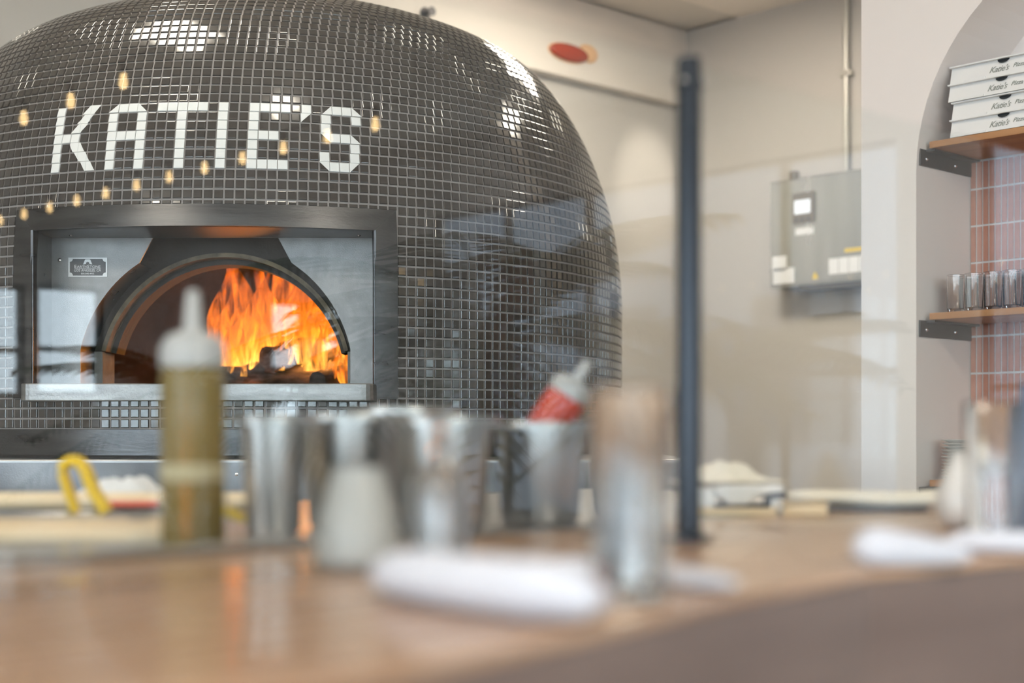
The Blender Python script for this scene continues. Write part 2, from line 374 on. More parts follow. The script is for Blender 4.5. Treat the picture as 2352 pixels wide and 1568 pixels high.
# arc table from level z=0 (camera height) upward
NS = 3000; SB = -0.62; ds = (57.6*p-SB)/NS
tab = []; r_ = 0.0; z_ = 0.0
for i in range(NS+1):
    s = SB+i*ds; a = ang_at(s)
    tab.append([s, r_, z_, a]); am = ang_at(s+ds/2); r_ -= math.sin(am)*ds; z_ += math.cos(am)*ds
i0 = round((0-SB)/ds); dr = R0-tab[i0][1]; dz = Z0-tab[i0][2]
for t in tab: t[1] += dr; t[2] += dz
def prof(s):
    k = (s-SB)/ds; i = max(0, min(NS-1, int(k))); q = k-i
    a, b = tab[i], tab[i+1]
    return [a[j]+(b[j]-a[j])*q for j in range(1, 4)]         # r, z, lean
RC = tab[0][1]
S_BASE = next(t[0] for t in tab if t[2] >= 0)                 # arc position of the tile base line
RP = (0-S_BASE)/22.0                                          # row pitch below row 0
RPD = 0.0278                                                  # row pitch on the dome
def s_row(i): return S_BASE + i*RP if i <= 22 else (i-22)*RPD
def zr_at(z):                                                 # radius and lean at height z
    if z <= tab[0][2]: return RC, 0.0
    lo, hi = 0, NS
    while hi-lo > 1:
        m = (lo+hi)//2
        if tab[m][2] < z: lo = m
        else: hi = m
    return tab[lo][1], tab[lo][3]
def surf(th, z, off=0.0):
    r, a = zr_at(z); r += off
    return (r*math.sin(th), -r*math.cos(th), CAMZ+z)
FZ0, FZ1 = 3*RP, 0.584                                        # frame bottom / top
FTO = 19.5*p/RC; FTI = math.asin(16.7*p/RC); IZ1 = 0.526       # frame outer / inner half angle, inner top
# shell (grout bed) with the opening left out
mb = MB(); NT = 240
zs = [0.0, FZ0, 0.3, 0.45, FZ1] ; prz = []
ss = [S_BASE + (0-S_BASE)*i/20 for i in range(20)] + [57.5*p*i/50 for i in range(51)]
levels = sorted(set([round(prof(s)[1], 5) for s in ss if prof(s)[1] > 0.012] + [0.0, FZ0, FZ1]))
ths = sorted(set([round(-PI+2*PI*i/NT, 6) for i in range(NT)] + [round(-FTO, 6), round(FTO, 6)]))
idx = {}
def vid(i, j):
    if (i, j) not in idx: idx[i, j] = len(mb.v); mb.v.append(surf(ths[i], levels[j]))
    return idx[i, j]
for i in range(len(ths)):
    i2 = (i+1) % len(ths)
    for j in range(len(levels)-1):
        t0, t1 = ths[i], ths[i2]
        if t0 >= -FTO-1e-5 and t1 <= FTO+1e-5 and t1 > t0 and levels[j] >= FZ0-1e-5 and levels[j+1] <= FZ1+1e-5: continue
        mb.f.append((vid(i, j), vid(i2, j), vid(i2, j+1), vid(i, j+1)))
shell = mb.build('dome_shell', grout_m, oven, smooth=40)
# tiles
HT = 0.0110                                                   # half tile width (pitch 0.027)
def tile_geo(hw, hh, th=0.0042, bev=0.0013):
    """tile lying in x/z, outer face towards -y"""
    v = []
    for (a, b, y) in ((hw, hh, 0.002), (hw, hh, -(th-bev)), (hw-bev*0.45, hh-bev*0.45, -(th-bev*0.3)), (hw-bev*1.3, hh-bev*1.3, -th)):
        v += [(-a, y, -b), (a, y, -b), (a, y, b), (-a, y, b)]
    f = [(12, 13, 14, 15)]
    for k in range(3):
        for i in range(4): j = (i+1) % 4; f.append((k*4+i, k*4+j, k*4+4+j, k*4+4+i))
    return v, f
def tile_mesh(name, m, hw=HT, hh=HT):
    b = MB(); b.add(*tile_geo(hw, hh)); return b.mesh(name, m)
def tile_matrix(s, th, tilt=True):
    r, z, a = prof(s)
    N = Vector((math.sin(th)*math.cos(a), -math.cos(th)*math.cos(a), math.sin(a)))
    Xa = Vector((math.cos(th), math.sin(th), 0)); Za = Xa.cross(-N).normalized()
    M = Matrix((Xa, -N, Za)).transposed().to_4x4()
    M.translation = Vector((r*math.sin(th), -r*math.cos(th), CAMZ+z))
    if tilt:
        M = M @ Euler((rnd.gauss(0, 0.007), 0, rnd.gauss(0, 0.007))).to_matrix().to_4x4()
    return M
# letters: column 15 sits on the centre line, rows count downwards from the top
full = {}; cut = {}
def put(c, r): full[c, r] = True
BR = [(1, 1), (0, 0), (1, 0)]; BL = [(0, 1), (0, 0), (1, 0)]; TR = [(0, 1), (1, 0), (1, 1)]; TL = [(0, 1), (0, 0), (1, 1)]
for r in range(7): put(0, r)
put(1, 3); put(2, 3)
cut[3, 0] = [(1, 1), (0.85, 1), (0.12, 0), (1, 0)]; cut[4, 0] = [(0, 1), (1, 1), (0.4, 0), (0, 0)]
cut[2, 1] = [(1, 0.45), (0.62, 0), (1, 0)]; cut[3, 1] = [(0.3, 1), (1, 1), (1, 0.35), (0.78, 0), (0, 0), (0, 0.5)]; cut[4, 1] = [(0, 1), (0.3, 1), (0, 0.5)]
cut[2, 2] = [(0.75, 1), (1, 1), (1, 0), (0.02, 0)]; cut[3, 2] = [(0, 1), (0.8, 1), (0.05, 0), (0, 0)]
cut[2, 4] = [(0, 1), (1, 1), (1, 0), (0.42, 0), (0, 0.75)]; cut[3, 4] = [(0, 1), (0.12, 1), (0.75, 0), (0, 0)]
cut[2, 5] = [(0.5, 1), (1, 1), (1, 0.3)]; cut[3, 5] = [(0, 1), (0.8, 1), (1, 0.65), (1, 0), (0.2, 0), (0, 0.3)]; cut[4, 5] = [(0, 0.6), (0.35, 0), (0, 0)]
cut[3, 6] = [(0.3, 1), (1, 1), (1, 0), (0.92, 0)]; cut[4, 6] = [(0, 1), (0.4, 1), (1, 0), (0, 0)]
cut[6, 0] = BR; cut[9, 0] = BL; put(7, 0); put(8, 0); put(7, 3); put(8, 3)
for r in range(1, 7): put(6, r); put(9, r)
for c in range(11, 16): put(c, 0)
for r in range(1, 7): put(13, r)
for r in range(7): put(17, r); put(20, r)
for c in (21, 22, 23): put(c, 0); put(c, 6)
put(21, 3); put(22, 3)
put(25, 0); cut[25, 1] = TL
cut[27, 0] = BR; put(28, 0); put(29, 0); cut[30, 0] = BL; put(27, 1); put(30, 1); put(27, 2); cut[27, 3] = TR; put(28, 3); put(29, 3); cut[30, 3] = BL
put(30, 4); put(27, 5); put(30, 5); cut[27, 6] = TR; put(28, 6); put(29, 6); cut[30, 6] = TL
dark_me = tile_mesh('mosaic_tile', tile_m); white_me = tile_mesh('letter_tile', white_tile_m, 0.0127, 0.0129)
short_me = tile_mesh('short_tile', tile_m, HT, 0.0045)
rest = MB(); tv, tf = tile_geo(HT, HT); n_ind = 0; cand = []
i = 0
while True:
    s0, s1 = s_row(i), s_row(i+1); sm = (s0+s1)/2
    if s1 > 54*p: break
    r, z, a = prof(sm); nmax = int(min(math.radians(150)*r/p, 400))
    for k in range(-nmax, nmax+1):
        th = k*p/r; clipped = False
        if abs(k) <= 19 and prof(s1)[1] > FZ0+0.004 and prof(s0)[1] < FZ1-0.004:
            if prof(s1)[1] > FZ1+0.006 : clipped = True
            else: continue
        if clipped:
            cand.append((1e6 if abs(k) < 15 else 0, 'short', k, i, th, (s1+0.012/2-0.0135))); continue
        lr = 22+3+6-i; lc = k+15
        if (lc, lr) in full: cand.append((3e6, 'white', k, i, th, sm))
        elif (lc, lr) in cut: cand.append((2e6, 'cut', k, i, th, sm)); 
        else:
            d = YC - r*math.cos(th); cand.append((-abs(i-27)*1.0-abs(k)*0.7-(30 if not 21 <= i <= 36 else 0), 'dark', k, i, th, sm))
    i += 1
cand.sort(key=lambda c: -c[0])
def place(name, me, M):
    o = bpy.data.objects.new(name, me); col.objects.link(o); o.parent = shell; o.matrix_local = M; return o
for sc_, kind, k, i, th, sm in cand:
    M = tile_matrix(sm, th, kind != 'white')
    if kind == 'white': place('letter_tile', white_me, M); n_ind += 1
    elif kind == 'cut':
        poly = cut[k+15, 22+9-i]; q = MB(); P = 0.0265
        q.prism([((a-0.5)*P, (b-0.5)*P) for a, b in poly], lambda a, b, t: (a, t, b), -0.002, -0.0050)
        place('letter_tile', q.mesh('cut_letter_tile', white_tile_m), M)
        place('mosaic_tile', dark_me, M); n_ind += 2
    elif n_ind < 296: place('mosaic_tile', short_me if kind == 'short' else dark_me, M); n_ind += 1
    else:
        vv, ff = (tv, tf) if kind == 'dark' else tile_geo(HT, 0.0045)
        rest.add([M @ Vector(q) for q in vv], ff)
tag(rest.build('mosaic_field', tile_m, shell), kind='stuff')
# curved steel surround: top rail and two side rails
def rail(name, quad, m, n1, n2):
    """quad: four (theta, z) corners; bent on the drum, 12 mm thick"""
    mb = MB(); P = {}
    for off in (0.008, -0.012):
        rows = []
        for a in range(n1+1):
            row = []
            for b in range(n2+1):
                s_, t_ = a/n1, b/n2
                th = (quad[0][0]*(1-s_)+quad[1][0]*s_)*(1-t_) + (quad[3][0]*(1-s_)+quad[2][0]*s_)*t_
                z = (quad[0][1]*(1-s_)+quad[1][1]*s_)*(1-t_) + (quad[3][1]*(1-s_)+quad[2][1]*s_)*t_
                row.append(surf(th, z, off))
            rows.append(row)
        P[off] = rows
    mb.grid(P[0.008]); mb.grid([r[::-1] for r in P[-0.012]])
    A, B = P[0.008], P[-0.012]
    mb.grid([A[0], B[0]]); mb.grid([A[-1], B[-1]]); mb.grid([[r[0] for r in A], [r[0] for r in B]]); mb.grid([[r[-1] for r in A], [r[-1] for r in B]])
    return mb.build(name, m, oven, smooth=35)
e = 0.0004
rail('surround_rail', [(-FTO, FZ1), (FTO, FZ1), (FTI, IZ1), (-FTI, IZ1)], dsteel_m, 32, 3)
rail('surround_rail', [(FTO, FZ0), (FTO, FZ1-e), (FTI, IZ1-e), (FTI, FZ0)], dsteel_m, 8, 3)
rail('surround_rail', [(-FTO, FZ0), (-FTO, FZ1-e), (-FTI, IZ1-e), (-FTI, FZ0)], dsteel_m, 8, 3)
HWI = 16.7*p; YE = -RC*math.cos(FTI); YP = 145*p-YC          # opening half width, its edge depth, face plate depth
ZF = 0.1200                                                   # oven floor above camera level
lz = lambda z: CAMZ+z
MB().box(-HWI-0.006, -HWI, YE-0.005, YP, lz(FZ0), lz(IZ1)).build('reveal_panel', dsteel_m, oven)
MB().box(HWI, HWI+0.006, YE-0.005, YP, lz(FZ0), lz(IZ1)).build('reveal_panel', dsteel_m, oven)
q = MB(); thq = [-FTI+2*FTI*i/24 for i in range(25)]
q.grid([[surf(t, IZ1, 0.0), (surf(t, IZ1)[0], YP, lz(IZ1))] for t in thq])
q.build('reveal_panel', dsteel_m, oven)
# face plate with the arch and the flue notch cut out
AR, AZ, ASP = 14.07*p, 5.2*p, 8.17*p
def arc_pts(R, zc, hw, z0, n=28):
    a0 = math.asin(min(1, (math.sqrt(max(0, R*R-hw*hw)))/R))
    return [(R*math.cos(a), zc+R*math.sin(a)) for a in [a0+(PI-2*a0)*i/n for i in range(n+1)]]
cutout = [(13.76*p, ZF)]
arcs = arc_pts(AR, AZ, 13.76*p, ZF, 60)
notch_lo, notch_hi = 7.75*p, 6.4*p
right = [q for q in arcs if q[0] > notch_lo]; left = [q for q in arcs if q[0] < -notch_lo]
ztop = IZ1
inner = cutout + right + [(notch_lo, AZ+math.sqrt(AR**2-notch_lo**2)), (notch_hi, ztop-0.002), (-notch_hi, ztop-0.002), (-notch_lo, AZ+math.sqrt(AR**2-notch_lo**2))] + left + [(-13.76*p, ZF)]
# the plate is built as two halves (each side of the notch) and carries the badge
def half_plate(sg):
    side = [(sg*x, z) for x, z in (cutout + right + [(notch_lo, AZ+math.sqrt(AR**2-notch_lo**2)), (notch_hi, ztop)])]
    poly = [(sg*HWI, ZF), (sg*HWI, ztop)] + side[::-1]
    b = MB(); b.prism(poly, lambda a, c, t: (a, t, lz(c)), YP, YP+0.006)
    return b.build('face_plate', ham_m, oven)
half_plate(1); pl = half_plate(-1)
# vestibule: side wall lining from the plate back to the mouth arch, and the flue throat above it
YM = 150*p-YC; YT = 154.4*p-YC
q = MB(); prof2 = [(13.76*p, ZF)] + right
q.grid([[(x, YP+0.006, lz(z)), (x, YM, lz(z))] for x, z in prof2]); q.grid([[(-x, YP+0.006, lz(z)), (-x, YM, lz(z))] for x, z in prof2])
q.build('vestibule_lining', dsteel_m, oven, smooth=40)
q = MB()
q.box(-9*p, 9*p, YM+0.022, YM+0.027, lz(AZ+14.6*p), lz(0.9)); q.box(-9*p-0.004, -9*p, YP+0.008, YM+0.022, lz(AZ+11*p), lz(0.9)); q.box(9*p, 9*p+0.004, YP+0.008, YM+0.022, lz(AZ+11*p), lz(0.9))
q.box(-9*p, 9*p, YP+0.008, YM+0.022, lz(0.9), lz(0.905))
q.build('flue_throat', soot_m, oven)
# mouth arch: front ring, bright stone lip, side blocks, tunnel
MR = 12.9*p
def ring(R1, R2, y0, y1, name, m, zc=AZ, a0=0.0):
    b = MB(); rows = []
    for i in range(49):
        a = a0 + (PI-2*a0)*i/48; c_, s_ = math.cos(a), math.sin(a)
        rows.append([(R1*c_, y0, lz(zc+R1*s_)), (R2*c_, y0, lz(zc+R2*s_)), (R2*c_, y1, lz(zc+R2*s_)), (R1*c_, y1, lz(zc+R1*s_)), (R1*c_, y0, lz(zc+R1*s_))])
    b.grid(rows); return b.build(name, m, oven, smooth=40)
sp = math.asin((ASP-AZ)/MR)
ring(13.35*p, 17.0*p, YM, YM+0.02, 'mouth_ring', soot_m, a0=sp*0.9)
ring(12.9*p, 13.35*p, YM-0.008, YT, 'stone_lip', stone_m, a0=sp)
ring(12.35*p, 13.0*p, YM+0.05, YT+0.02, 'inner_arch', soot_m, a0=sp)
for sg in (-1, 1):
    x0, x1 = sorted((sg*12.9*p, sg*14.6*p))
    MB().box(x0, x1, YM-0.004, YT, lz(ZF), lz(ASP)).build('side_block', jamb_m, oven, bevel=0.003)
# chamber and hearth
CHR = 0.78; b = MB(); na, nz = 72, 14
for i in range(na):
    a0_, a1_ = -PI+2*PI*i/na, -PI+2*PI*(i+1)/na
    for j in range(nz):
        def cp(a, j): t = j/nz*PI/2; return (CHR*math.cos(t)**0.75*math.sin(a), -CHR*math.cos(t)**0.75*math.cos(a), lz(ZF+0.56*math.sin(t)))
        am = (a0_+a1_)/2
        if abs(am) < 0.5 and j < nz*0.86: continue
        addq(b, [cp(a0_, j), cp(a1_, j), cp(a1_, j+1), cp(a0_, j+1)])
b.build('fire_chamber', brick_m, oven, smooth=40)
MB().lathe([(0.0, lz(ZF)-0.04), (0.80, lz(ZF)-0.04), (0.80, lz(ZF)), (0, lz(ZF))], 48, cap=False).build('hearth_floor', brick_m, oven)
MB().box(-HWI, HWI, -1.12, -0.60, lz(ZF)-0.03, lz(ZF)-0.0005).build('mouth_floor', sill_m, oven)
# sill shelf with rounded front corners
sw, sy0 = 0.458, -1.196
poly = [(-sw, -0.95), (-sw, sy0+0.03)] + [(-sw+0.03-0.03*math.cos(t), sy0+0.03-0.03*math.sin(t)) for t in (0.4, 0.8, 1.2)] + [(-sw+0.03, sy0), (sw-0.03, sy0)] + [(sw-0.03+0.03*math.sin(t), sy0+0.03-0.03*math.cos(t)) for t in (0.4, 0.8, 1.2)] + [(sw, sy0+0.03), (sw, -0.95)]
MB().prism(poly, lambda a, c, t: (a, c, t), lz(0.072), lz(ZF-0.002)).build('sill_shelf', sill_m, oven, bevel=0.003)
# screws
scr = MB().lathe([(0, -0.0035), (0.0022, -0.0035), (0.0046, -0.0022), (0.0054, 0)], 12, cap=False); scr = scr.mesh('screw', chrome_m, 40)
def screw(x, y, z, rx, ry=0.0):
    o = bpy.data.objects.new('screw', scr); col.objects.link(o); o.parent = oven; o.location = (x, y, z); o.rotation_euler = (rx, ry, 0); return o
for x, z in ((HWI-0.014, 0.455), (HWI-0.014, 0.302), (-HWI+0.022, 0.465)): screw(x, YP, lz(z), -PI/2)
screw(-HWI, (YE+YP)/2, lz(0.475), 0, PI/2)
screw(-HWI+0.07, (YE+YP)/2+0.02, lz(IZ1), 0); screw(HWI-0.05, (YE+YP)/2+0.02, lz(IZ1), 0)
# maker's badge on the left plate
bx, bz = W(0, 0).x*0 + (-(1176-202)*(145*p)/3267 - X0), (985-613.5)/3267*145*p
bw, bh = 0.0535, 0.0265
badge_m = mat('badge_dark', (0.10, 0.10, 0.105), 0.45, 0.3); badge_l = mat('badge_silver', (0.72, 0.72, 0.72), 0.4, 0.2)
bd = MB().box(bx-bw, bx+bw, YP-0.002, YP, lz(bz-bh), lz(bz+bh)).build('badge', badge_l, oven)
iw, ih, cr = bw-0.0042, bh-0.0035, 0.0085
poly = []
for sx_, sz_, a0_ in ((1, 1, PI), (-1, 1, 1.5*PI), (-1, -1, 0), (1, -1, PI/2)):
    arcp = [(sx_*iw + cr*math.cos(t)*1, sz_*ih + cr*math.sin(t)) for t in [a0_+PI/2*i/6 for i in range(7)]]
    poly += arcp[::1] if True else arcp
poly = []
for (cx_, cz_, a_s, a_e) in ((iw, ih, 1.5*PI, PI), (-iw, ih, 2*PI, 1.5*PI), (-iw, -ih, 0.5*PI, 0), (iw, -ih, PI, 0.5*PI)):
    poly += [(cx_+cr*math.cos(a_s+(a_e-a_s)*i/6), cz_+cr*math.sin(a_s+(a_e-a_s)*i/6)) for i in range(7)]
MB().prism(poly, lambda a, c, t: (bx+a, t, lz(bz+c)), YP-0.0028, YP-0.0019).build('badge_field', badge_m, bd)
TX = Matrix(((1, 0, 0, 0), (0, 0, -1, 0), (0, 1, 0, 0), (0, 0, 0, 1)))          # text plane x/y -> x/z facing -y
def badge_text(body, size, dz, shear=0.0, spacing=1.0, wid=None):
    t = text_mb(body, size, shear, spacing)
    xs = [q[0] for q in t.v]; cxm = (min(xs)+max(xs))/2; k = 1 if not wid else wid/(max(xs)-min(xs))
    zsv = [q[1] for q in t.v]; czm = (min(zsv)+max(zsv))/2
    t.v = [((q[0]-cxm)*k, q[1]-czm, q[2]) for q in t.v]
    xf(t, Matrix.Translation((bx, YP-0.0030, lz(bz+dz))) @ TX); t.build('badge_lettering', badge_l, bd)
badge_text('E', 0.0130, -0.0022+0.0006, wid=0.0066); bd_e = bd.children[-1]
# word laid out as large and small capitals
bpy.data.objects.remove(bd_e)
def word(parts, dz, x0, x1):
    """parts: (string, size) runs set on one baseline and fitted between x0 and x1"""
    run = MB(); x = 0.0
    for sstr, size in parts:
        t = text_mb(sstr, size); xs = [q[0] for q in t.v]; mn, mx, zb = min(xs), max(xs), min(q[1] for q in t.v)
        t.v = [(q[0]-mn+x, q[1]-zb, q[2]) for q in t.v]; run.add(t.v, t.f); x += (mx-mn)+0.0008
    k = (x1-x0)/x; run.v = [(q[0]*k+x0, q[1], q[2]) for q in run.v]
    xf(run, Matrix.Translation((bx, YP-0.0030, lz(bz+dz))) @ TX); run.build('badge_lettering', badge_l, bd)
word([('E', 0.0125), ('ARTH', 0.0098), ('S', 0.0125), ('TONE', 0.0098)], -0.0023, -0.036, 0.036)
MB().box(bx-0.036, bx+0.036, YP-0.0031, YP-0.0027, lz(bz-0.0046), lz(bz-0.0037)).build('badge_rule', badge_l, bd)
badge_text('LOS ANGELES, CA', 0.0100, -0.0092, 0.15, wid=0.072)
badge_text('800-840-4915', 0.0066, -0.0178, wid=0.036)
lg = MB()
lg.prism([(-0.0125, 0.0075), (-0.0075, 0.0200), (-0.0055, 0.0216), (0.0055, 0.0216), (0.0075, 0.0200), (0.0125, 0.0075), (0.0048, 0.0090), (0.0042, 0.0128), (0, 0.0148), (-0.0042, 0.0128), (-0.0048, 0.0090)],
         lambda a, c, t: (bx+a, t, lz(bz+c)), YP-0.0034, YP-0.0027)
lg.build('badge_emblem', badge_l, bd)
# steel band under the mosaic, and the steel base cabinet
MB().lathe([(RC+0.012, lz(-0.068)), (RC+0.012, lz(-0.001)), (RC-0.02, lz(-0.001))], 120, cap=False).build('base_band', dsteel_m, oven, smooth=40)
MB().lathe([(RC-0.02, lz(-0.09)), (RC-0.02, lz(-0.066))], 96, cap=False).build('shadow_gap', soot_m, oven, smooth=40)
base = MB().box(-1.28, 1.28, -1.24, 1.1, 0.0, lz(-0.077)).build('base_cabinet', steel_m, oven, bevel=0.004)
for k in range(3): 
    o = screw(-0.505+k*0.62-0.0, -1.241, lz(-0.115), -PI/2)
q = MB(); P = []
for i in range(41):
    x = -1.24+2.48*i/40; row = []
    for j in range(13):
        z = -0.5+0.415*j/12; row.append((x, -1.2435-0.003*math.sin(x*9+j*0.5)*math.sin(j*0.9+x*4), lz(z)))
    P.append(row)
q.grid(P).build('front_skin', mat('dull_steel_skin', (0.14, 0.14, 0.148), 0.36, 1.0, vary=(0.21, 0.21, 0.218), vscale=9, rvary=0.06, bump=0.05, bscale=200), base, smooth=60)
# firewood
def log(x, y, z, L, r, rz, tilt, label=None):
    b = MB(); pts = []; rad = []
    for i in range(9):
        t = i/8-0.5; pts.append((t*L, 0.012*math.sin(t*5+x*9), 0.01*math.cos(t*7))); rad.append(r*(1+0.08*math.sin(i*2.1+x*20)))
    b.tube(pts, rad, 12)
    for k in range(len(b.v)): v = b.v[k]; b.v[k] = (v[0], v[1]*(1+0.12*rnd.uniform(-1, 1)), v[2]*(1+0.12*rnd.uniform(-1, 1)))
    o = b.build('firewood_log', bark_m, None, smooth=50); o.parent = oven; o.location = (x, y, z); o.rotation_euler = (0, tilt, rz); return o
fz = lz(ZF)
logs = [(0.02, -0.19, 0.045, 0.34, 0.045, 0.15, 0.0), (0.20, -0.10, 0.05, 0.30, 0.05, -0.35, 0.0), (0.13, -0.15, 0.13, 0.30, 0.045, 0.7, -0.12), (0.27, -0.24, 0.04, 0.24, 0.035, 0.9, 0.0)]
for l in logs: log(l[0], l[1], fz+l[2], *l[3:])
for k in range(14):
    x = rnd.uniform(-0.1, 0.34); b = MB().lathe([(0, -0.012), (0.016, -0.008), (0.02, 0), (0.012, 0.011), (0, 0.014)], 7)
    o = b.build('ember', ember_m, oven, loc=(x, rnd.uniform(-0.28, 0.0), fz+0.012))
# flames: twisted tapering tongues
fl = bpy.data.materials.new('flame'); fl.use_nodes = True; nt = fl.node_tree; nt.nodes.clear()
N = lambda t: nt.nodes.new(t)
out = N('ShaderNodeOutputMaterial'); em = N('ShaderNodeEmission'); tr = N('ShaderNodeBsdfTransparent'); mx = N('ShaderNodeMixShader')
tc = N('ShaderNodeTexCoord'); mp = N('ShaderNodeMapping'); mp.inputs['Scale'].default_value = (9, 9, 2.2)
nz = N('ShaderNodeTexNoise'); nz.inputs['Scale'].default_value = 2.6; nz.inputs['Detail'].default_value = 3; nz.inputs['Distortion'].default_value = 1.2
nt.links.new(tc.outputs['Object'], mp.inputs[0]); nt.links.new(mp.outputs[0], nz.inputs['Vector'])
gen = N('ShaderNodeSeparateXYZ'); nt.links.new(tc.outputs['Generated'], gen.inputs[0])
rp = N('ShaderNodeValToRGB'); e0, e1 = rp.color_ramp.elements
e0.position = 0.0; e0.color = (1.0, 0.42, 0.07, 1); e1.position = 1.0; e1.color = (0.70, 0.085, 0.006, 1)
x_ = rp.color_ramp.elements.new(0.35); x_.color = (1.0, 0.21, 0.012, 1)
nt.links.new(gen.outputs['Z'], rp.inputs[0])
pw = N('ShaderNodeMapRange'); pw.inputs[1].default_value = 0.38; pw.inputs[2].default_value = 0.72; pw.inputs[3].default_value = 0.25; pw.inputs[4].default_value = 2.6
nt.links.new(nz.outputs['Fac'], pw.inputs[0])
hg = N('ShaderNodeMapRange'); hg.inputs[1].default_value = 0.0; hg.inputs[2].default_value = 1.0; hg.inputs[3].default_value = 1.5; hg.inputs[4].default_value = 0.5
nt.links.new(gen.outputs['Z'], hg.inputs[0])
mu = N('ShaderNodeMath'); mu.operation = 'MULTIPLY'; nt.links.new(pw.outputs[0], mu.inputs[0]); nt.links.new(hg.outputs[0], mu.inputs[1])
nt.links.new(rp.outputs[0], em.inputs[0]); nt.links.new(mu.outputs[0], em.inputs[1])
lw = N('ShaderNodeLayerWeight'); lw.inputs[0].default_value = 0.42
inv = N('ShaderNodeMath'); inv.operation = 'SUBTRACT'; inv.inputs[0].default_value = 1.0; nt.links.new(lw.outputs['Facing'], inv.inputs[1])
al = N('ShaderNodeMath'); al.operation = 'MULTIPLY'; nt.links.new(inv.outputs[0], al.inputs[0])
ap = N('ShaderNodeMapRange'); ap.inputs[1].default_value = 0.36; ap.inputs[2].default_value = 0.66; ap.inputs[3].default_value = 0.12; ap.inputs[4].default_value = 0.9
nt.links.new(nz.outputs['Fac'], ap.inputs[0]); nt.links.new(ap.outputs[0], al.inputs[1])
nt.links.new(al.outputs[0], mx.inputs[0]); nt.links.new(tr.outputs[0], mx.inputs[1]); nt.links.new(em.outputs[0], mx.inputs[2]); nt.links.new(mx.outputs[0], out.inputs[0])
for m_ in (fl, ember_m, bulb_m, lcd_m): m_.cycles.emission_sampling = 'NONE'      # too small to be worth aiming rays at; the fire has its own lamps
def tongue(x, y, z, h, wd, sway, seed, lean):
    b = MB(); rings = []; rr = random.Random(seed); ph = rr.uniform(0, 6)
    for i in range(19):
        t = i/18; wv = wd*(0.35+1.2*math.sin(PI*min(1, t*0.9+0.16))**1.2)*(1-t)**0.75 + 0.001
        cx = lean*t*t*h + sway*math.sin(ph+t*7.5)*t; cy = 0.6*sway*math.cos(ph*1.7+t*6)*t; tw = ph+t*2.6
        ring_ = []
        for k in range(14):
            a = 2*PI*k/14; px, py = wv*math.cos(a), wv*0.38*math.sin(a)
            ring_.append((cx+px*math.cos(tw)-py*math.sin(tw), cy+px*math.sin(tw)+py*math.cos(tw), t*h))
        rings.append(ring_)
    b.loft(rings); o = b.build('flame_tongue', fl, oven, smooth=80, loc=(x, y, z)); return o
sd = 0
for (x, y, z, h, wd, sw_, le) in [
    (-0.14, -0.16, 0.06, 0.44, 0.050, 0.030, -0.02), (-0.09, -0.05, 0.05, 0.52, 0.060, 0.035, -0.05), (-0.03, -0.20, 0.08, 0.40, 0.045, 0.03, 0.08),
    (0.02, -0.10, 0.08, 0.47, 0.060, 0.03, -0.08), (0.07, -0.22, 0.12, 0.34, 0.040, 0.03, 0.1), (0.12, -0.08, 0.10, 0.42, 0.060, 0.035, 0.02),
    (0.17, -0.20, 0.10, 0.35, 0.045, 0.025, -0.10), (0.22, -0.10, 0.10, 0.40, 0.055, 0.03, 0.05), (0.27, -0.22, 0.05, 0.27, 0.035, 0.02, -0.15),
    (0.31, -0.14, 0.05, 0.30, 0.045, 0.03, -0.10), (0.10, 0.10, 0.05, 0.52, 0.10, 0.03, 0.05), (-0.06, 0.12, 0.05, 0.52, 0.11, 0.03, -0.05),
    (0.25, 0.10, 0.05, 0.48, 0.10, 0.03, 0.06), (-0.17, 0.05, 0.04, 0.46, 0.07, 0.03, 0.02), (0.06, -0.25, 0.10, 0.20, 0.022, 0.02, 0.05),
    (-0.10, -0.24, 0.08, 0.25, 0.026, 0.02, 0.10), (0.20, -0.27, 0.06, 0.20, 0.020, 0.02, -0.12), (0.29, -0.30, 0.02, 0.16, 0.020, 0.015, -0.35),
    (0.14, -0.26, 0.12, 0.27, 0.024, 0.022, 0.12), (-0.05, -0.27, 0.08, 0.16, 0.022, 0.012, -0.1), (0.24, -0.28, 0.04, 0.13, 0.02, 0.01, 0.1),
    (0.02, 0.24, 0.05, 0.50, 0.15, 0.03, 0.0), (0.18, 0.24, 0.05, 0.50, 0.15, 0.03, 0.0), (0.32, 0.22, 0.05, 0.46, 0.14, 0.03, 0.0), (-0.10, 0.24, 0.05, 0.48, 0.13, 0.03, 0.03), (0.36, 0.0, 0.05, 0.40, 0.10, 0.03, -0.1), (0.05, -0.02, 0.08, 0.48, 0.08, 0.04, 0.0), (0.20, 0.02, 0.08, 0.46, 0.08, 0.04, 0.0)]:
    sd += 1; tongue(x, y, fz+z-0.03, h, wd, sw_, sd*13, le)
for (x, y, z, en) in ((0.18, -0.15, 0.16, 22.0), (0.08, 0.05, 0.20, 3.0)):
    L = bpy.data.lights.new('fire_glow', 'POINT'); L.energy = en; L.color = (1.0, 0.36, 0.07); L.shadow_soft_size = 0.12
    o = bpy.data.objects.new('fire_glow', L); col.objects.link(o); o.parent = oven; o.location = (x, y, fz+z)

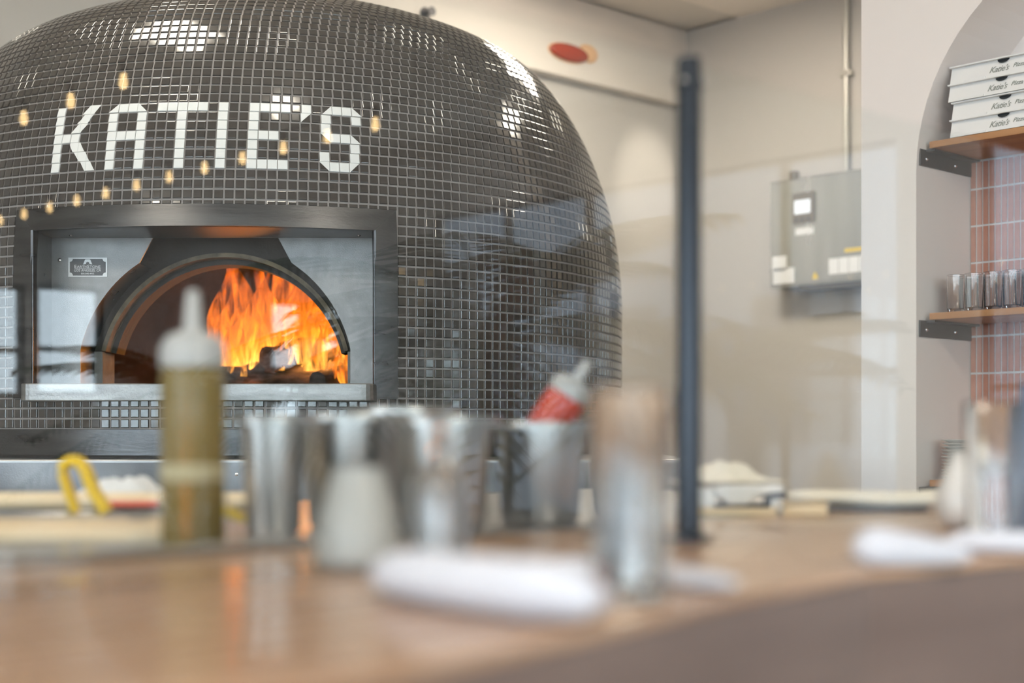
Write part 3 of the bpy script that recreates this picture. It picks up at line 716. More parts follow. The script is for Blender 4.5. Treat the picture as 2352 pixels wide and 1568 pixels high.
# ------------------------------------------------------------------ bar, guard and prep counter
BZ = CAMZ-0.119
def ground(X, Y): v = W(X, Y); return (v.x, v.y)
edge = [(-1.6, 0.10), (-0.9, 0.33), (-0.45, 0.50), (-0.214, 0.594), (-0.135, 0.628), (-0.0865, 0.662), (-0.056, 0.694), (-0.020, 0.755), (0.0907, 0.912), (0.165, 1.022), (0.300, 1.192), (0.478, 1.330), (0.62, 1.40)]
front = [ground(*q) for q in edge]
bar = empty('bar_counter', (0.8, 0.7, 0)); tag(bar, 'long glossy brown wooden bar counter carrying the glass guard', 'bar counter')
def inpar(o, par):
    o.parent = par; o.matrix_parent_inverse = Matrix.Translation(par.location).inverted(); return o
BACK = 1.185
poly = front + [(3.70, front[-1][1]-0.05), (3.70, BACK), (-2.6, BACK), (-2.6, front[0][1])]
inpar(MB().prism(poly, lambda a, c, t: (a, c, t), BZ-0.008, BZ).build('bar_top', bar_m, bevel=0.003), bar)
def inset(pts, d):
    o = []
    for i, q in enumerate(pts):
        a = Vector(pts[max(0, i-1)]); b2 = Vector(pts[min(len(pts)-1, i+1)]); t = (b2-a).normalized(); o.append((q[0]-t.y*d, q[1]+t.x*d))
    return o
fi = inset(front, 0.002)
poly = fi + [(3.68, fi[-1][1]), (3.68, BACK-0.03), (-2.58, BACK-0.03), (-2.58, fi[0][1])]
inpar(MB().prism(poly, lambda a, c, t: (a, c, t), 0.0, BZ-0.008).build('bar_body', wood_mat('bar_front_wood', (0.14, 0.10, 0.085), (0.185, 0.135, 0.115), 0.4)), bar)
prep = empty('prep_counter', (0.8, 1.6, 0)); tag(prep, 'steel prep counter behind the bar with a bright raised front rim', 'prep counter')
inpar(MB().box(-2.6, 2.1, BACK+0.002, 1.97, BZ-0.05, BZ).build('steel_top', steel_m, bevel=0.004), prep)
inpar(MB().box(-2.6, 0.95, BACK+0.002, BACK+0.03, BZ, BZ+0.010).build('front_rim', chrome_m, bevel=0.004), prep)
inpar(MB().box(-2.55, 2.05, BACK+0.06, 1.92, 0.0, BZ-0.05).build('cabinet_body', steel_m), prep)
PZ = BZ
# glass guard
GY = 0.981; PX = 1.176; GT = BZ+0.515
def guard_panel(x0, x1, label):
    o = MB().box(x0, x1, GY-0.004, GY+0.004, BZ+0.001, GT-0.005).build('glass_guard', guard_m); tag(o, label, 'glass guard')
guard_panel(-2.3, PX-0.020, 'clear glass guard panel left of the dark post, in front of the oven')
guard_panel(PX+0.020, 3.45, 'clear glass guard panel right of the dark post, reaching towards the niche')
post = empty('guard_post', (PX, GY, BZ)); tag(post, 'dark blue-grey round metal post holding the glass guard on the bar', 'post')
MB().lathe([(0.0133, 0.0), (0.0133, 0.508), (0.0125, 0.515), (0, 0.515)], 32, cap=False).build('tube', post_m, post, smooth=40)
MB().lathe([(0.026, 0), (0.026, 0.004), (0.0145, 0.007), (0.0133, 0.012)], 32, cap=False).build('base_flange', post_m, post, smooth=40)
for sx_ in (-1, 1):
    b = MB().lathe([(0.003, 0), (0.003, 0.006), (0.002, 0.007), (0, 0.007)], 16)
    o = b.build('clamp_bolt', chrome_m, post, smooth=40, loc=(sx_*0.0165, -0.003, 0.488)); o.rotation_euler = (PI/2, 0, 0)
    MB().box(min(sx_*0.008, sx_*0.0175), max(sx_*0.008, sx_*0.0175), -0.005, 0.005, 0.483, 0.493).build('glass_clip', post_m, post)

def at(px_x, depth):                      # metres to the right of the lens axis at that distance
    return (px_x-1176)/3267*depth
def spot(px_x, depth, z=None): v = W(at(px_x, depth), depth); v.z = BZ if z is None else z; return v

# oil squeeze bottle
def squeeze(name, loc, r, h, body, label, rot=None):
    t = empty(name, loc); k = h/0.255
    MB().lathe([(0, 0.001), (r*0.9, 0.001), (r, 0.006), (r, 0.170*k), (r*0.96, 0.178*k), (0, 0.178*k)], 32, cap=False).build('bottle_body', body, t, smooth=40)
    MB().lathe([(r*1.03, 0.178*k), (r*1.03, 0.196*k), (r*0.93, 0.203*k), (r*0.74, 0.210*k), (r*0.36, 0.214*k), (r*0.30, 0.216*k), (0.0065, 0.252*k), (0.0035, 0.255*k), (0, 0.255*k)], 32, cap=False).build('nozzle_cap', cap_m, t, smooth=40)
    if rot: t.rotation_euler = rot
    tag(t, label, 'squeeze bottle'); return t
sq = squeeze('squeeze_bottle', spot(443, 1.465, PZ), 0.0325, 0.262, oil_m, 'tall squeeze bottle of golden oil with a cloudy white nozzle cap')
MB().lathe([(0.0329, 0.066), (0.0331, 0.067), (0.0331, 0.083), (0.0329, 0.084)], 32, cap=False).build('tape_band', mat('pale_tape', (0.42, 0.35, 0.20), 0.6), sq, smooth=40)
# steel insert pans
def pan(loc, w1, w2, h, label, rz):
    t = empty('steel_pot', loc, rz); rings = []; N_ = 32
    def rr(wd, z, e=1.0):
        o = []
        for i in range(N_):
            a = 2*PI*i/N_; c_, s_ = math.cos(a), math.sin(a)
            o.append((wd*math.copysign(abs(c_)**e, c_), wd*math.copysign(abs(s_)**e, s_), z))
        return o
    MB().loft([rr(w2*0.9, 0.0005), rr(w2, 0.008), rr(w1, h-0.006), rr(w1, h), rr(w1-0.002, h), rr(w1-0.002, h-0.006), rr(w2-0.002, 0.01)]).build('pot_body', pan_m, t, smooth=40)
    MB().loft([rr(w1-0.001, h-0.001), rr(w1+0.009, h-0.001), rr(w1+0.010, h-0.004), rr(w1+0.010, h-0.009), rr(w1+0.008, h-0.009), rr(w1+0.008, h-0.003), rr(w1, h-0.003)], cap=False).build('rolled_rim', pan_m, t, smooth=40)
    tag(t, label, 'pot', 'steel pots on the prep counter')
AX = math.radians(0)
pan(spot(628, 1.62, PZ), 0.037, 0.031, 0.134, 'first steel pot from the left, slim, next to the oil bottle', AX)
pan(spot(806, 1.73, PZ), 0.060, 0.052, 0.137, 'second steel pot from the left, wide, behind the frosted jar', AX)
pan(spot(1018, 1.63, PZ), 0.056, 0.048, 0.133, 'third steel pot from the left, behind the clear cruet', AX)
pan(spot(1240, 1.78, PZ), 0.057, 0.049, 0.128, 'steel pot holding the red sauce bottle', AX)
pan(spot(1440, 1.90, PZ), 0.056, 0.047, 0.140, 'steel pot behind the tall glass, next to the dark post', AX)
pan(spot(925, 1.92, PZ), 0.066, 0.056, 0.148, 'rear steel pot whose rim shows above the second and third pots', AX)
v = spot(1185, 1.78, PZ+0.058)
rb = squeeze('sauce_bottle', v, 0.026, 0.172, sauce_m, 'red sauce squeeze bottle with a white cap leaning in a steel pot')
ax = Vector((CR[0], CR[1], 0)); tilt_axis = Vector((CF[0], CF[1], 0))
rb.rotation_mode = 'QUATERNION'
from mathutils import Quaternion
rb.rotation_quaternion = Quaternion(tilt_axis, math.radians(32))
# frosted jar
t = empty('frosted_jar', spot(824, 1.21)); tag(t, 'squat frosted glass jar with white filling in its lower half', 'jar')
MB().lathe([(0, 0.001), (0.030, 0.001), (0.0365, 0.008), (0.0370, 0.020), (0.033, 0.045), (0.026, 0.070), (0.0225, 0.082), (0.0225, 0.086), (0.0205, 0.086), (0.0205, 0.082), (0.024, 0.069), (0.031, 0.044), (0.035, 0.020), (0.034, 0.009), (0, 0.005)], 40, cap=False).build('glass_wall', frost_m, t, smooth=40)
MB().lathe([(0, 0.006), (0.033, 0.009), (0.0345, 0.020), (0.0325, 0.036), (0.0, 0.040)], 36, cap=False).build('filling', cheese_m, t, smooth=40)
# clear cruet
t = empty('glass_cruet', spot(1008, 1.21)); tag(t, 'small clear glass cruet with a narrow neck beside the frosted jar', 'cruet')
MB().lathe([(0, 0.001), (0.024, 0.001), (0.026, 0.006), (0.026, 0.066), (0.022, 0.078), (0.011, 0.088), (0.009, 0.108), (0.012, 0.114), (0.010, 0.114), (0.007, 0.108), (0.009, 0.089), (0.020, 0.076), (0.024, 0.065), (0.024, 0.010), (0, 0.008)], 36, cap=False).build('glass_wall', glass_m, t, smooth=40)
MB().lathe([(0.0, 0.104), (0.0065, 0.104), (0.008, 0.115), (0.010, 0.122), (0.007, 0.131), (0, 0.133)], 24, cap=False).build('stopper', glass_m, t, smooth=40)
# tall tumblers
def tumbler_mb(r0, r1, h): return MB().lathe([(0, 0.0008), (r0*0.92, 0.0008), (r0, 0.004), (r1, h-0.001), (r1-0.0008, h), (r1-0.0018, h-0.001), (r0-0.0016, 0.013), (r0*0.8, 0.010), (0, 0.010)], 40, cap=False)
for (px_, d_, label) in ((1448, 1.00, 'tall clear glass tumbler standing by the napkin left of the dark post'), (2280, 1.50, 'tall clear glass tumbler at the right edge of the bar')):
    t = empty('tall_tumbler', spot(px_, d_)); k = 1.0
    tumbler_mb(0.0265, 0.0295, 0.147).build('glass_wall', glass_m, t, smooth=40)
    tag(t, label, 'glass', 'tall tumblers on the bar')
# teardrop shaker and blue bottle at the right
t = empty('teardrop_vase', spot(2202, 1.72)); tag(t, 'white teardrop-shaped ceramic vase left of the right-hand tumbler', 'vase')
MB().lathe([(0, 0.001), (0.016, 0.001), (0.025, 0.010), (0.0285, 0.026), (0.026, 0.044), (0.018, 0.064), (0.010, 0.080), (0.007, 0.088), (0.005, 0.088), (0.0, 0.080)], 36, cap=False).build('vase_body', china_m, t, smooth=50)
MB().lathe([(0.007, 0.087), (0.0085, 0.089), (0.007, 0.091), (0.005, 0.088)], 24, cap=False).build('vase_lip', china_m, t, smooth=50)
t = empty('blue_bottle', spot(2382, 1.62)); tag(t, 'slate blue glass bottle cut off by the right edge of the picture', 'bottle')
MB().lathe([(0, 0.001), (0.024, 0.001), (0.027, 0.006), (0.027, 0.11), (0.020, 0.13), (0.018, 0.160), (0, 0.160)], 32, cap=False).build('bottle_body', blueb_m, t, smooth=40)
MB().lathe([(0.0185, 0.160), (0.0185, 0.172), (0, 0.173)], 24, cap=False).build('bottle_cap', blueb_m, t, smooth=40)
# napkin rolls
def napkin(a, b2, r0, r1, flat, label, name='napkin_roll', bend=0.0):
    A = spot(*a); B = spot(*b2); t = empty(name, (A+B)/2); n_ = 22
    pts = []; rad = []
    for i in range(n_+1):
        k = i/n_; q = A.lerp(B, k) - t.location; r = (r0+(r1-r0)*k)*min(1, (0.15+math.sin(PI*min(1, max(0.0, k*1.0)))**0.35))
        s_ = math.sin(PI*k)*bend; d = (B-A).normalized(); q += Vector((-d.y, d.x, 0))*s_
        q.z = (r0+(r1-r0)*k)*flat*0.98; pts.append(q); rad.append(max(0.002, r))
    MB().tube(pts, rad, 20, flat).build('rolled_cloth', linen_m, t, smooth=60)
    pts2 = [q+Vector((0, 0, rad[i]*flat*0.72)) for i, q in enumerate(pts)]
    MB().tube(pts2[2:-2], [r*0.62 for r in rad[2:-2]], 14, flat*0.9).build('folded_flap', linen_m, t, smooth=60)
    tag(t, label, 'napkin', 'white napkin rolls on the bar')
napkin((872, 1.035), (1385, 0.855), 0.021, 0.024, 0.72, 'big white rolled napkin lying nearest the camera below the frosted jar', bend=-0.012)
napkin((1250, 1.14), (1700, 1.045), 0.020, 0.014, 0.42, 'flatter white napkin behind the big roll, pointing at the foot of the dark post')
napkin((1962, 1.215), (2235, 1.26), 0.021, 0.008, 0.85, 'white rolled napkin with a fat round end in front of the right-hand tumbler')
napkin((2165, 1.375), (2480, 1.345), 0.012, 0.012, 0.8, 'thin white rolled napkin at the foot of the right-hand tumbler')

# left part of the prep counter
def board(name, px0, px1, d0, d1, h, m, label, cat, z=None):
    a, b2, c, d = spot(px0, d0), spot(px1, d0), spot(px1*1.0, d1), spot(px0, d1)
    zz = PZ if z is None else z; cx = sum((q for q in (a, b2, c, d)), Vector())/4
    o = MB().prism([(q.x-cx.x, q.y-cx.y) for q in (a, b2, c, d)], lambda x, y, t: (x, y, t), 0.0005, h).build(name, m, None, bevel=0.002, loc=(cx.x, cx.y, zz)); tag(o, label, cat); return o
board('cutting_board', -160, 372, 1.50, 1.72, 0.011, board_m, 'pale wooden cutting board left of the oil bottle', 'cutting board')
def rod(name, a, b2, r, m, label, cat, z, n=16, flat=1.0):
    A, B = spot(a[0], a[1], z), spot(b2[0], b2[1], z); c = (A+B)/2
    o = MB().tube([A-c, A.lerp(B, 0.03)-c, A.lerp(B, 0.97)-c, B-c], [r*0.8, r, r, r*0.8], n, flat).build(name, m, None, smooth=50, loc=c); tag(o, label, cat); return o
pr = rod('wooden_rod', (-200, 2.02), (578, 2.02), 0.0125, board_m, 'long pale wooden rod with a red strip lying behind the yellow tongs', 'wooden rod', PZ+0.0165)
A = spot(248, 2.0); B = spot(362, 2.0); c = pr.location
MB().tube([Vector((A.x-c.x, A.y-c.y, -0.004)), Vector((B.x-c.x, B.y-c.y, -0.004))], 0.0112, 14, 0.5).build('red_strip', red_m, pr, smooth=40)
o = board('steel_scraper', -160, 240, 1.74, 1.80, 0.008, pan_m, 'flat steel scraper lying behind the cutting board', 'scraper')
def ribbon_tongs(loc_px, d, label, flip):
    base = spot(loc_px, d, PZ); t = empty('tongs', base)
    def P(dx, dy, z): return Vector((CR[0]*dx+CF[0]*dy, CR[1]*dx+CF[1]*dy, z))
    if not flip:
        loop = [(-0.006, 0.010), (-0.017, 0.040), (-0.0235, 0.062), (-0.022, 0.072), (-0.013, 0.0775), (-0.002, 0.076), (0.006, 0.066), (0.016, 0.040), (0.034, 0.010)]
        lp = []
        for i in range(len(loop)-1):
            for k in range(4): u = k/4; lp.append(((loop[i][0]*(1-u)+loop[i+1][0]*u), (loop[i][1]*(1-u)+loop[i+1][1]*u)))
        lp.append(loop[-1])
        MB().tube([P(x, 0, z) for x, z in lp], [0.0105+0.004*(i/len(lp)) for i in range(len(lp))], 12, 0.62).build('yellow_handle', yellow_m, t, smooth=60)
        MB().tube([P(0.034, 0, 0.010), P(-0.03, -0.02, 0.008), P(-0.11, -0.03, 0.006)], [0.005, 0.006, 0.007], 10, 0.4).build('steel_arm', chrome_m, t, smooth=50)
        MB().tube([P(-0.006, 0, 0.010), P(-0.05, 0.03, 0.008), P(-0.13, 0.02, 0.006)], [0.005, 0.006, 0.007], 10, 0.4).build('steel_arm', chrome_m, t, smooth=50)
    else:
        MB().tube([P(-0.05, 0, 0.030), P(-0.02, 0, 0.026), P(0.01, 0, 0.014), P(0.026, 0, 0.007)], [0.006, 0.0075, 0.0075, 0.004], 12, 0.8).build('yellow_handle', yellow_m, t, smooth=60)
        MB().tube([P(-0.13, 0.02, 0.010), P(-0.05, 0, 0.028)], [0.006, 0.005], 10, 0.5).build('steel_arm', chrome_m, t, smooth=50)
    tag(t, label, 'tongs', 'yellow tongs on the prep counter')
ribbon_tongs(186, 1.86, 'kitchen tongs with a raised yellow looped handle on the left', False)
ribbon_tongs(545, 1.66, 'kitchen tongs with a yellow tip showing right of the oil bottle', True)
def cloth_heap(name, px_, d, sx_, sy_, h, seed, m, label, z=None, lumps=5):
    rr = random.Random(seed); base = spot(px_, d, PZ if z is None else z); t_ = []
    L = [(rr.uniform(-0.6, 0.6), rr.uniform(-0.4, 0.4), rr.uniform(0.3, 0.6), rr.uniform(0.5, 1.0)) for _ in range(lumps)]
    N_ = 36; P = []
    for i in range(N_+1):
        row = []
        for j in range(N_+1):
            x, y = -1+2*i/N_, -1+2*j/N_; e_ = max(0.0, 1-(x**4+y**4)**0.5)
            z_ = max([l[3]*math.exp(-((x-l[0])**2+(y-l[1])**2)/(l[2]**2)) for l in L])*e_**0.5
            z_ += 0.10*math.sin(x*9+y*5+seed)*e_ + 0.07*math.sin(x*4-y*13)*e_
            X, Y = x*sx_*(1+0.05*math.sin(y*7)), y*sy_*(1+0.06*math.sin(x*6))
            row.append((CR[0]*X+CF[0]*Y, CR[1]*X+CF[1]*Y, max(0.001, z_*h+0.002)))
        P.append(row)
    b = MB(); b.grid(P); b.grid([[(q[0], q[1], 0.0005) for q in r] for r in P])
    o = b.build(name, m, None, smooth=70, loc=base); tag(o, label, 'towel'); return o
cloth_heap('white_towel', 285, 2.10, 0.100, 0.045, 0.056, 3, towel_m, 'crumpled white towel heap behind the yellow tongs', lumps=6, z=PZ)
# right part of the prep counter, behind the post
board('cutting_board', 1560, 1785, 1.93, 2.08, 0.008, board_m, 'pale wooden board under the white plastic tray behind the dark post', 'cutting board')
board('cutting_board', 1800, 1900, 1.93, 2.20, 0.008, board_m, 'narrow pale wooden board beside the dark tray', 'cutting board')
v = spot(1706, 2.04, PZ+0.008); t = empty('plastic_lid_tray', v, YAW); tag(t, 'white plastic food tray with a rounded lid behind the dark post', 'tray')
MB().box(-0.075, -0.044, -0.03, 0.03, 0.0005, 0.026).build('tray_side', wplast_m, t, bevel=0.003)
q = MB(); q.prism([(-0.044, 0.027), (-0.044, 0.015), (-0.034, 0.013), (-0.028, 0.004), (0.000, 0.004), (0.008, 0.010), (0.012, 0.016), (0.055, 0.022), (0.055, 0.031), (-0.03, 0.031)], lambda a, c, t_: (a, t_, c), -0.032, 0.03)
q.build('lid', wplast_m, t, bevel=0.004)
MB().box(-0.04, 0.045, -0.025, 0.028, 0.0005, 0.0035).build('dark_base', navy_m, t)
MB().box(0.030, 0.058, -0.03, 0.026, 0.013, 0.0215).build('dark_clip', mat('grey_clip', (0.08, 0.08, 0.10), 0.4), t)
MB().box(0.036, 0.044, -0.026, 0.026, 0.0005, 0.015).build('tray_leg', wplast_m, t)
cloth_heap('terry_towel', 1672, 2.10, 0.082, 0.045, 0.042, 11, cream_m, 'heap of cream terry towel on the white plastic tray', z=PZ+0.040, lumps=3)
o = board('dark_tray', 1905, 2130, 2.03, 2.25, 0.005, navy_m, 'flat navy blue tray under the folded cream cloths', 'tray')
def cloth_roll(a, b2, r, zc_, label):
    A, B = spot(a[0], a[1], zc_), spot(b2[0], b2[1], zc_); c = (A+B)/2; n_ = 24; pts = []; rad = []
    for i in range(n_+1):
        k = i/n_; q = A.lerp(B, k)-c; q.z += 0.002*math.sin(k*9); pts.append(q); rad.append(r*(0.55+0.45*min(1, k*3))*(1+0.06*math.sin(k*17)))
    o = MB().tube(pts, rad, 18, 0.72).build('cloth_roll', cream_m, None, smooth=60, loc=c); tag(o, label, 'cloth', 'folded cream cloths')
cloth_roll((1812, 2.13), (2260, 2.05), 0.0135, PZ+0.0152, 'front cream cloth roll lying on the navy tray behind the bar')
cloth_roll((1800, 2.19), (2260, 2.12), 0.0145, PZ+0.0165, 'rear cream cloth roll lying against the front one on the navy tray')

# ------------------------------------------------------------------ niche: shelves, boxes, glasses, plates
def shelf(z, label, left=True):
    t = empty('wall_shelf', ((U1+U3)/2, ac, z)); hx = (U3-U1)/2
    MB().box(-hx+0.035, hx-0.006, -aw/2+0.012, aw/2-0.022, -0.020, 0).build('shelf_board', shelf_m, t, bevel=0.002)
    for sg in (-1, 1):
        y0, y1 = sorted((sg*(aw/2-0.001), sg*(aw/2-0.007)))
        b = MB().box(-hx+0.012, hx-0.006, y0, y1, -0.070, -0.021).build('bracket', bracket_m, t, bevel=0.001)
        y2, y3 = sorted((sg*(aw/2-0.007), sg*(aw/2-0.035)))
        MB().box(-hx+0.045, hx-0.006, y2, y3, -0.027, -0.021).build('bracket_flange', bracket_m, b)
        for dx in (0.035, 0.20):
            s_ = MB().lathe([(0, 0.004), (0.004, 0.003), (0.006, 0)], 12).build('bracket_bolt', chrome_m, b, smooth=40, loc=(-hx+0.012+dx, sg*(aw/2-0.007), -0.048)); s_.rotation_euler = (sg*PI/2, 0, 0)
    tag(t, label, 'shelf', 'wooden shelves in the arched niche'); return t
SZ = [2.020, 1.513, 1.020]
shelf(SZ[0], 'top wooden shelf of the arched niche, carrying white pizza boxes')
shelf(SZ[1], 'middle wooden shelf of the arched niche, carrying a row of glasses')
shelf(SZ[2], 'lowest wooden shelf of the arched niche, carrying stacked plates')
bh_ = 0.051
nm = ['bottom', 'second from the bottom', 'third from the bottom', 'topmost']
for i in range(4):
    dx = (0.0, 0.004, -0.003, 0.0)[i]; dy = (0, -0.003, 0.004, 0.0)[i]
    t = empty('pizza_box', (3.913, 1.998+dy, SZ[0]+0.0008+i*(bh_+0.0008)))
    bw_, bd_ = 0.165, 0.137
    q = MB(); q.prism([(-bd_+dx, 0), (-bd_+dx+0.012, bh_-0.004), (bd_, bh_-0.004), (bd_, 0)], lambda a, c, t_: (a, t_, c), -bw_, bw_)
    q.build('tray', box_m, t)
    MB().box(-bd_+dx-0.002, bd_, -bw_-0.001, bw_+0.001, bh_-0.004, bh_).build('lid', box_m, t)
    # tuck notch: a small dark half disc under the lid edge
    MB().prism([(0.018*math.cos(a), bh_-0.0045+0.011*math.sin(a)) for a in [PI+PI*k/10 for k in range(11)]], lambda a, c, t_: (-bd_+dx+t_+0.010*(c-0.03)/0.02, a+0.002, c), 0.0005, 0.002).build('tuck_notch', hole_m, t)
    for sgn in (-1, 1):
        MB().box(-bd_+dx-0.003, -bd_+dx, sgn*0.085-0.032, sgn*0.085+0.032, -0.0004, 0.006).build('tuck_flap', box_m, t)
    tx = text_mb("Katie's", 0.025, 0.4, 0.9); tx.v = [(q_[0]-0.024, q_[1]-0.003, q_[2]) for q_ in tx.v]
    t2 = text_mb("Pizza", 0.018, 0.4, 1.0); t2.v = [(q_[0]+0.036, q_[1], q_[2]) for q_ in t2.v]; tx.add(t2.v, t2.f)
    # text plane faces -x: text x -> -y, text y -> z
    M = Matrix.Translation((-bd_+dx+0.0045, -0.01, 0.022)) @ Matrix(((0, 0.24, -1, 0), (-1, 0, 0, 0), (0, 1, 0, 0), (0, 0, 0, 1)))
    xf(tx, M).build('lettering', print_m, t)
    tag(t, 'white pizza box with grey script lettering, %s of its stack' % nm[i], 'pizza box', 'pizza boxes on the top shelf')
tm = tumbler_mb(0.0245, 0.0275, 0.112).mesh('glass_wall', glass_m, 40)
words = ['first', 'second', 'third', 'fourth', 'fifth', 'sixth', 'seventh', 'eighth', 'ninth', 'tenth']
for row in range(2):
    for i in range(9):
        t = bpy.data.objects.new('shelf_tumbler', tm); col.objects.link(t)
        t.location = (3.835+row*0.062, 2.178-i*0.0595-row*0.006, SZ[1]+0.0003)
        tag(t, 'clear tumbler on the middle shelf, %s from the pilaster in the %s row' % (words[i], ('front', 'rear')[row]), 'glass', 'tumblers on the middle shelf')
pmesh = MB().lathe([(0, 0.0004), (0.034, 0.0004), (0.036, 0.002), (0.054, 0.008), (0.0555, 0.0092), (0.054, 0.0100), (0.034, 0.0045), (0, 0.0042)], 36, cap=False).mesh('plate', china_m, 40)
NP = 12
for i in range(NP):
    t = bpy.data.objects.new('plate', pmesh); col.objects.link(t); t.location = (3.836+rnd.uniform(-.001, .001), 2.162+rnd.uniform(-.001, .001), SZ[2]+0.0005+i*0.0099)
    tag(t, 'small white plate in the stack on the lowest shelf, %s' % ('topmost' if i == NP-1 else 'lowest' if i == 0 else ['', 'second', 'third', 'fourth', 'fifth', 'sixth', 'seventh', 'eighth', 'ninth', 'tenth', 'eleventh'][i]+' from the bottom'), 'plate', 'stacked white plates in the niche')

# ------------------------------------------------------------------ right wall: control cabinet and conduit
cab = empty('control_cabinet', (6.33, 4.20, 1.918)); tag(cab, 'stainless wall cabinet with a small display, labels and a yellow warning strip', 'control cabinet')
CX = -0.15
MB().box(CX, -0.0005, -0.36, 0.395, 0, 0.565).build('cabinet_body', cab_m, cab, bevel=0.004)
MB().box(CX-0.006, CX, -0.355, 0.39, 0.012, 0.558).build('cabinet_door', cab_m, cab, bevel=0.003)
MB().box(CX+0.01, -0.02, -0.36, 0.22, -0.022, 0).build('bottom_lip', mat('dark_lip', (0.16, 0.14, 0.11), 0.5, 0.5), cab)
fx = CX-0.006
bz_ = MB().box(fx-0.008, fx, 0.105, 0.245, 0.325, 0.485).build('display_bezel', bezel_m, cab, bevel=0.003)
MB().box(fx-0.010, fx-0.008, 0.13, 0.228, 0.375, 0.445).build('display_screen', lcd_m, bz_)
for k in range(3): MB().lathe([(0.008, 0), (0.007, 0.003), (0, 0.003)], 12).build('display_button', bracket_m, bz_, loc=(fx-0.009, 0.14+k*0.038, 0.345)).rotation_euler = (0, -PI/2, 0)
MB().box(fx-0.002, fx, 0.115, 0.228, 0.265, 0.300).build('label', label_m, cab)
for (y0, y1, z0, z1) in ((0.285, 0.375, 0.09, 0.165), (0.235, 0.37, 0.02, 0.10)): MB().box(fx-0.002, fx, y0, y1, z0, z1).build('label', label_m, cab)
for k in range(5): MB().box(fx-0.002, fx, -0.02-k*0.06-0.055+0.04, -0.02-k*0.06+0.04, 0.045, 0.125).build('label', label_m, cab)
MB().box(fx-0.002, fx, -0.30, -0.075, 0.150, 0.168).build('warning_strip', yel_m, cab)
MB().prism([(0.085, 0.03), (0.125, 0.03), (0.105, 0.068)], lambda a, c, t_: (t_, a, c), fx-0.002, fx).build('warning_triangle', yel_m, cab)
MB().lathe([(0.026, 0.565), (0.026, 0.612), (0.022, 0.618), (0, 0.618)], 24, c=(-0.08, 0.29, 0)).build('top_plug', bezel_m, cab, smooth=40)
MB().lathe([(0.012, 0), (0.012, 0.01), (0.008, 0.014), (0, 0.014)], 16).build('door_latch', chrome_m, cab, smooth=40, loc=(fx, -0.22, 0.30)).rotation_euler = (0, -PI/2, 0)
cd = empty('conduit', (6.33-0.022, 4.205, 2.483)); tag(cd, 'thin painted vertical conduit rising from the control cabinet to the ceiling', 'conduit')
MB().lathe([(0.0165, 0.001), (0.0165, CEIL-2.484)], 20).build('pipe', emt_m, cd, smooth=40)
MB().box(-0.022, 0.021, -0.032, 0.032, 0.515, 0.545).build('pipe_clamp', emt_m, cd, bevel=0.003)

# soffit: red warning light and a sprinkler
def soffit_pt(px_, py_): # on the soffit face y=5.30
    s = (px_-1176)/3267; d = 5.30/(CF[1]+CR[1]*s); return (CR[0]*s*d+CF[0]*d, 5.30, CAMZ+(985-py_)/3267*d)
al_ = empty('warning_light', soffit_pt(1304, 122)); tag(al_, 'red oval warning light with a peach-coloured mount on the soffit', 'warning light')
def dome_y(rx, rz_, dp, n=28, c=(0, 0)):
    b = MB(); P = []
    for i in range(n):
        a = 2*PI*i/n; P.append([(c[0]+rx*math.cos(a)*math.cos(t), -dp*math.sin(t), c[1]+rz_*math.sin(a)*math.cos(t)) for t in [0, .3, .6, .9, 1.2, 1.5, PI/2]])
    b.grid(P, True); return b
dome_y(0.145, 0.046, 0.030).build('red_lens', alarm_m, al_, smooth=60, loc=(0, -0.012, 0))
dome_y(0.150, 0.052, 0.012).build('mount', peach_m, al_, smooth=60); dome_y(0.075, 0.050, 0.016, c=(0.155, 0.025)).build('mount_wing', peach_m, al_, smooth=60)
sp_ = empty('sprinkler', soffit_pt(976, 31)); tag(sp_, 'small dark sprinkler head on the soffit above the oven', 'sprinkler')
b = MB().lathe([(0.03, 0), (0.03, 0.006), (0.012, 0.01), (0.012, 0.05), (0.022, 0.052), (0.022, 0.056), (0, 0.056)], 16); o = b.build('sprinkler_head', bracket_m, sp_, smooth=40); o.rotation_euler = (PI/2, 0, 0)

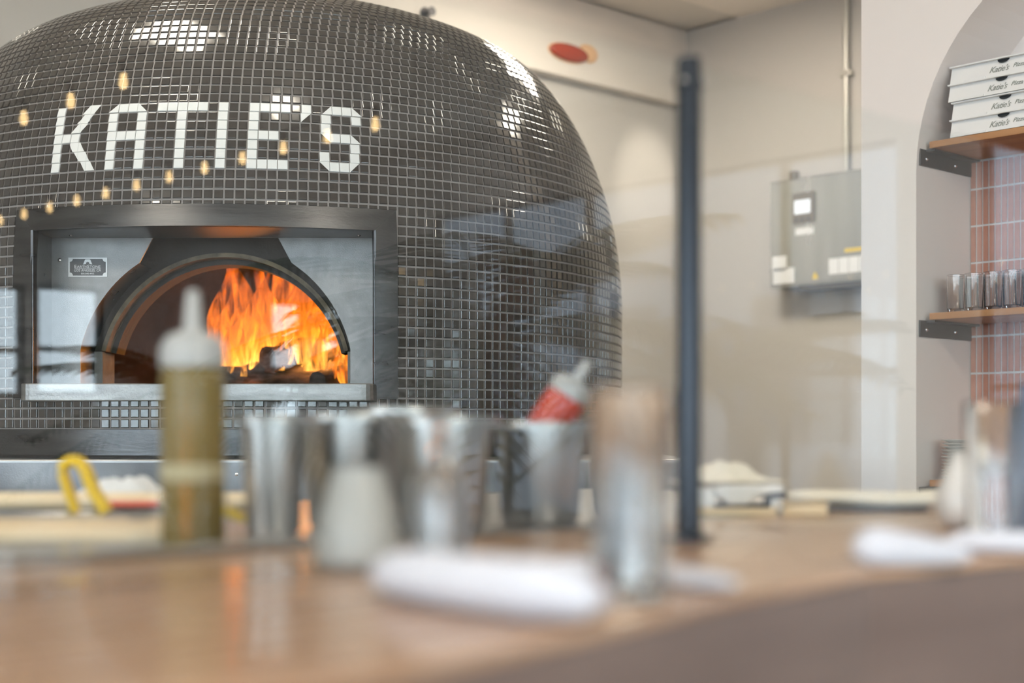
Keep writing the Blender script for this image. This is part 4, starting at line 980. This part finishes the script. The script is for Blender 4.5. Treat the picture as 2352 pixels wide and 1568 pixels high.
# ------------------------------------------------------------------ dining room behind the camera (seen in the glass and the glaze)
def palm(x, y, hgt, spread, seed, label, nf=15):
    rr = random.Random(seed); t = empty('potted_palm', (x, y, 0)); tag(t, label, 'palm', 'potted palms in the dining room')
    MB().lathe([(0, 0.001), (0.17, 0.001), (0.22, 0.42), (0.22, 0.45), (0.19, 0.45), (0.185, 0.40), (0, 0.40)], 32, cap=False).build('planter', pot_m, t, smooth=40)
    th_ = hgt*0.52
    MB().tube([(0, 0, 0.40), (0.03, 0.01, th_*0.6), (0.02, -0.02, th_)], [0.04, 0.032, 0.03], 10).build('trunk', trunk_m, t, smooth=50)
    for k in range(nf):
        a = 2*PI*k/nf*2.0+rr.uniform(-.3, .3); L_ = spread*rr.uniform(0.8, 1.1); up = rr.uniform(0.25, 1.25)
        b = MB(); pts = []
        for i in range(15):
            s_ = i/14; rad_ = L_*s_*math.cos(up*0.8)+L_*0.25*s_*s_; zz = th_+L_*(1.05*math.sin(up)*s_-0.75*s_*s_*(1.25-up*0.45))
            pts.append(Vector((0.02+rad_*math.cos(a), -0.02+rad_*math.sin(a), zz)))
        b.tube(pts, [0.009*(1-0.8*i/14)+0.001 for i in range(15)], 6)
        for i in range(2, 15):
            d = (pts[i]-pts[i-1]).normalized(); sd_ = d.cross(Vector((0, 0, 1))).normalized()
            for sgn in (-1, 1):
                for h_ in (0, 0.5):
                    o_ = pts[i].lerp(pts[i-1], h_); ll = L_*0.34*math.sin(PI*(0.12+0.80*i/14)); wv = 0.016
                    tip = o_+(sd_*sgn*0.85+d*0.6+Vector((0, 0, -0.28))).normalized()*ll; mid = o_.lerp(tip, 0.45)+Vector((0, 0, 0.02))
                    addq(b, [tuple(o_), tuple(mid+d*wv), tuple(tip), tuple(mid-d*wv)])
        b.build('frond', leaf_m, t)
palm(3.15, -1.55, 2.75, 0.95, 5, 'tall potted palm nearest the bar on the dining side', 17)
palm(3.35, -3.6, 2.3, 0.9, 9, 'potted palm between the two bulb strings')
palm(5.3, -2.2, 2.6, 1.0, 21, 'potted palm by the right-hand dining window')
def bulb_string(x, y0, y1, n_, z, label):
    t = empty('bulb_string', (x, (y0+y1)/2, z)); tag(t, label, 'string lights', 'bulb strings under the dining ceiling')
    pts = [(0, -3.9+7.8*i/40-(y0+y1)/2-3.0+0.0, 0.10) for i in range(41)]
    pts = [(0, (y0-0.3)+(y1-y0+0.6)*i/40-(y0+y1)/2, 0.095) for i in range(41)]
    MB().tube(pts, 0.005, 6).build('cord', cord_m, t, smooth=60)
    for e_ in (pts[0], pts[-1]): MB().tube([e_, (0, e_[1], CEIL-z)], 0.004, 6).build('hanger', cord_m, t)
    for i in range(n_):
        y = y0+(y1-y0)*i/(n_-1)-(y0+y1)/2
        MB().lathe([(0, -0.024), (0.012, -0.019), (0.018, -0.004), (0.017, 0.010), (0.012, 0.030), (0.011, 0.045)], 16, cap=False).build('bulb', bulb_m, t, smooth=60, loc=(0, y, 0))
        MB().lathe([(0.015, 0.043), (0.015, 0.088), (0.006, 0.096)], 12).build('socket', cord_m, t, smooth=40, loc=(0, y, 0))
bulb_string(4.05, -7.45, -3.30, 12, 2.575, 'row of glowing round bulbs hung nearer the right wall')
bulb_string(2.80, -7.10, -3.35, 9, 2.575, 'row of glowing round bulbs hung nearer the middle of the dining room')
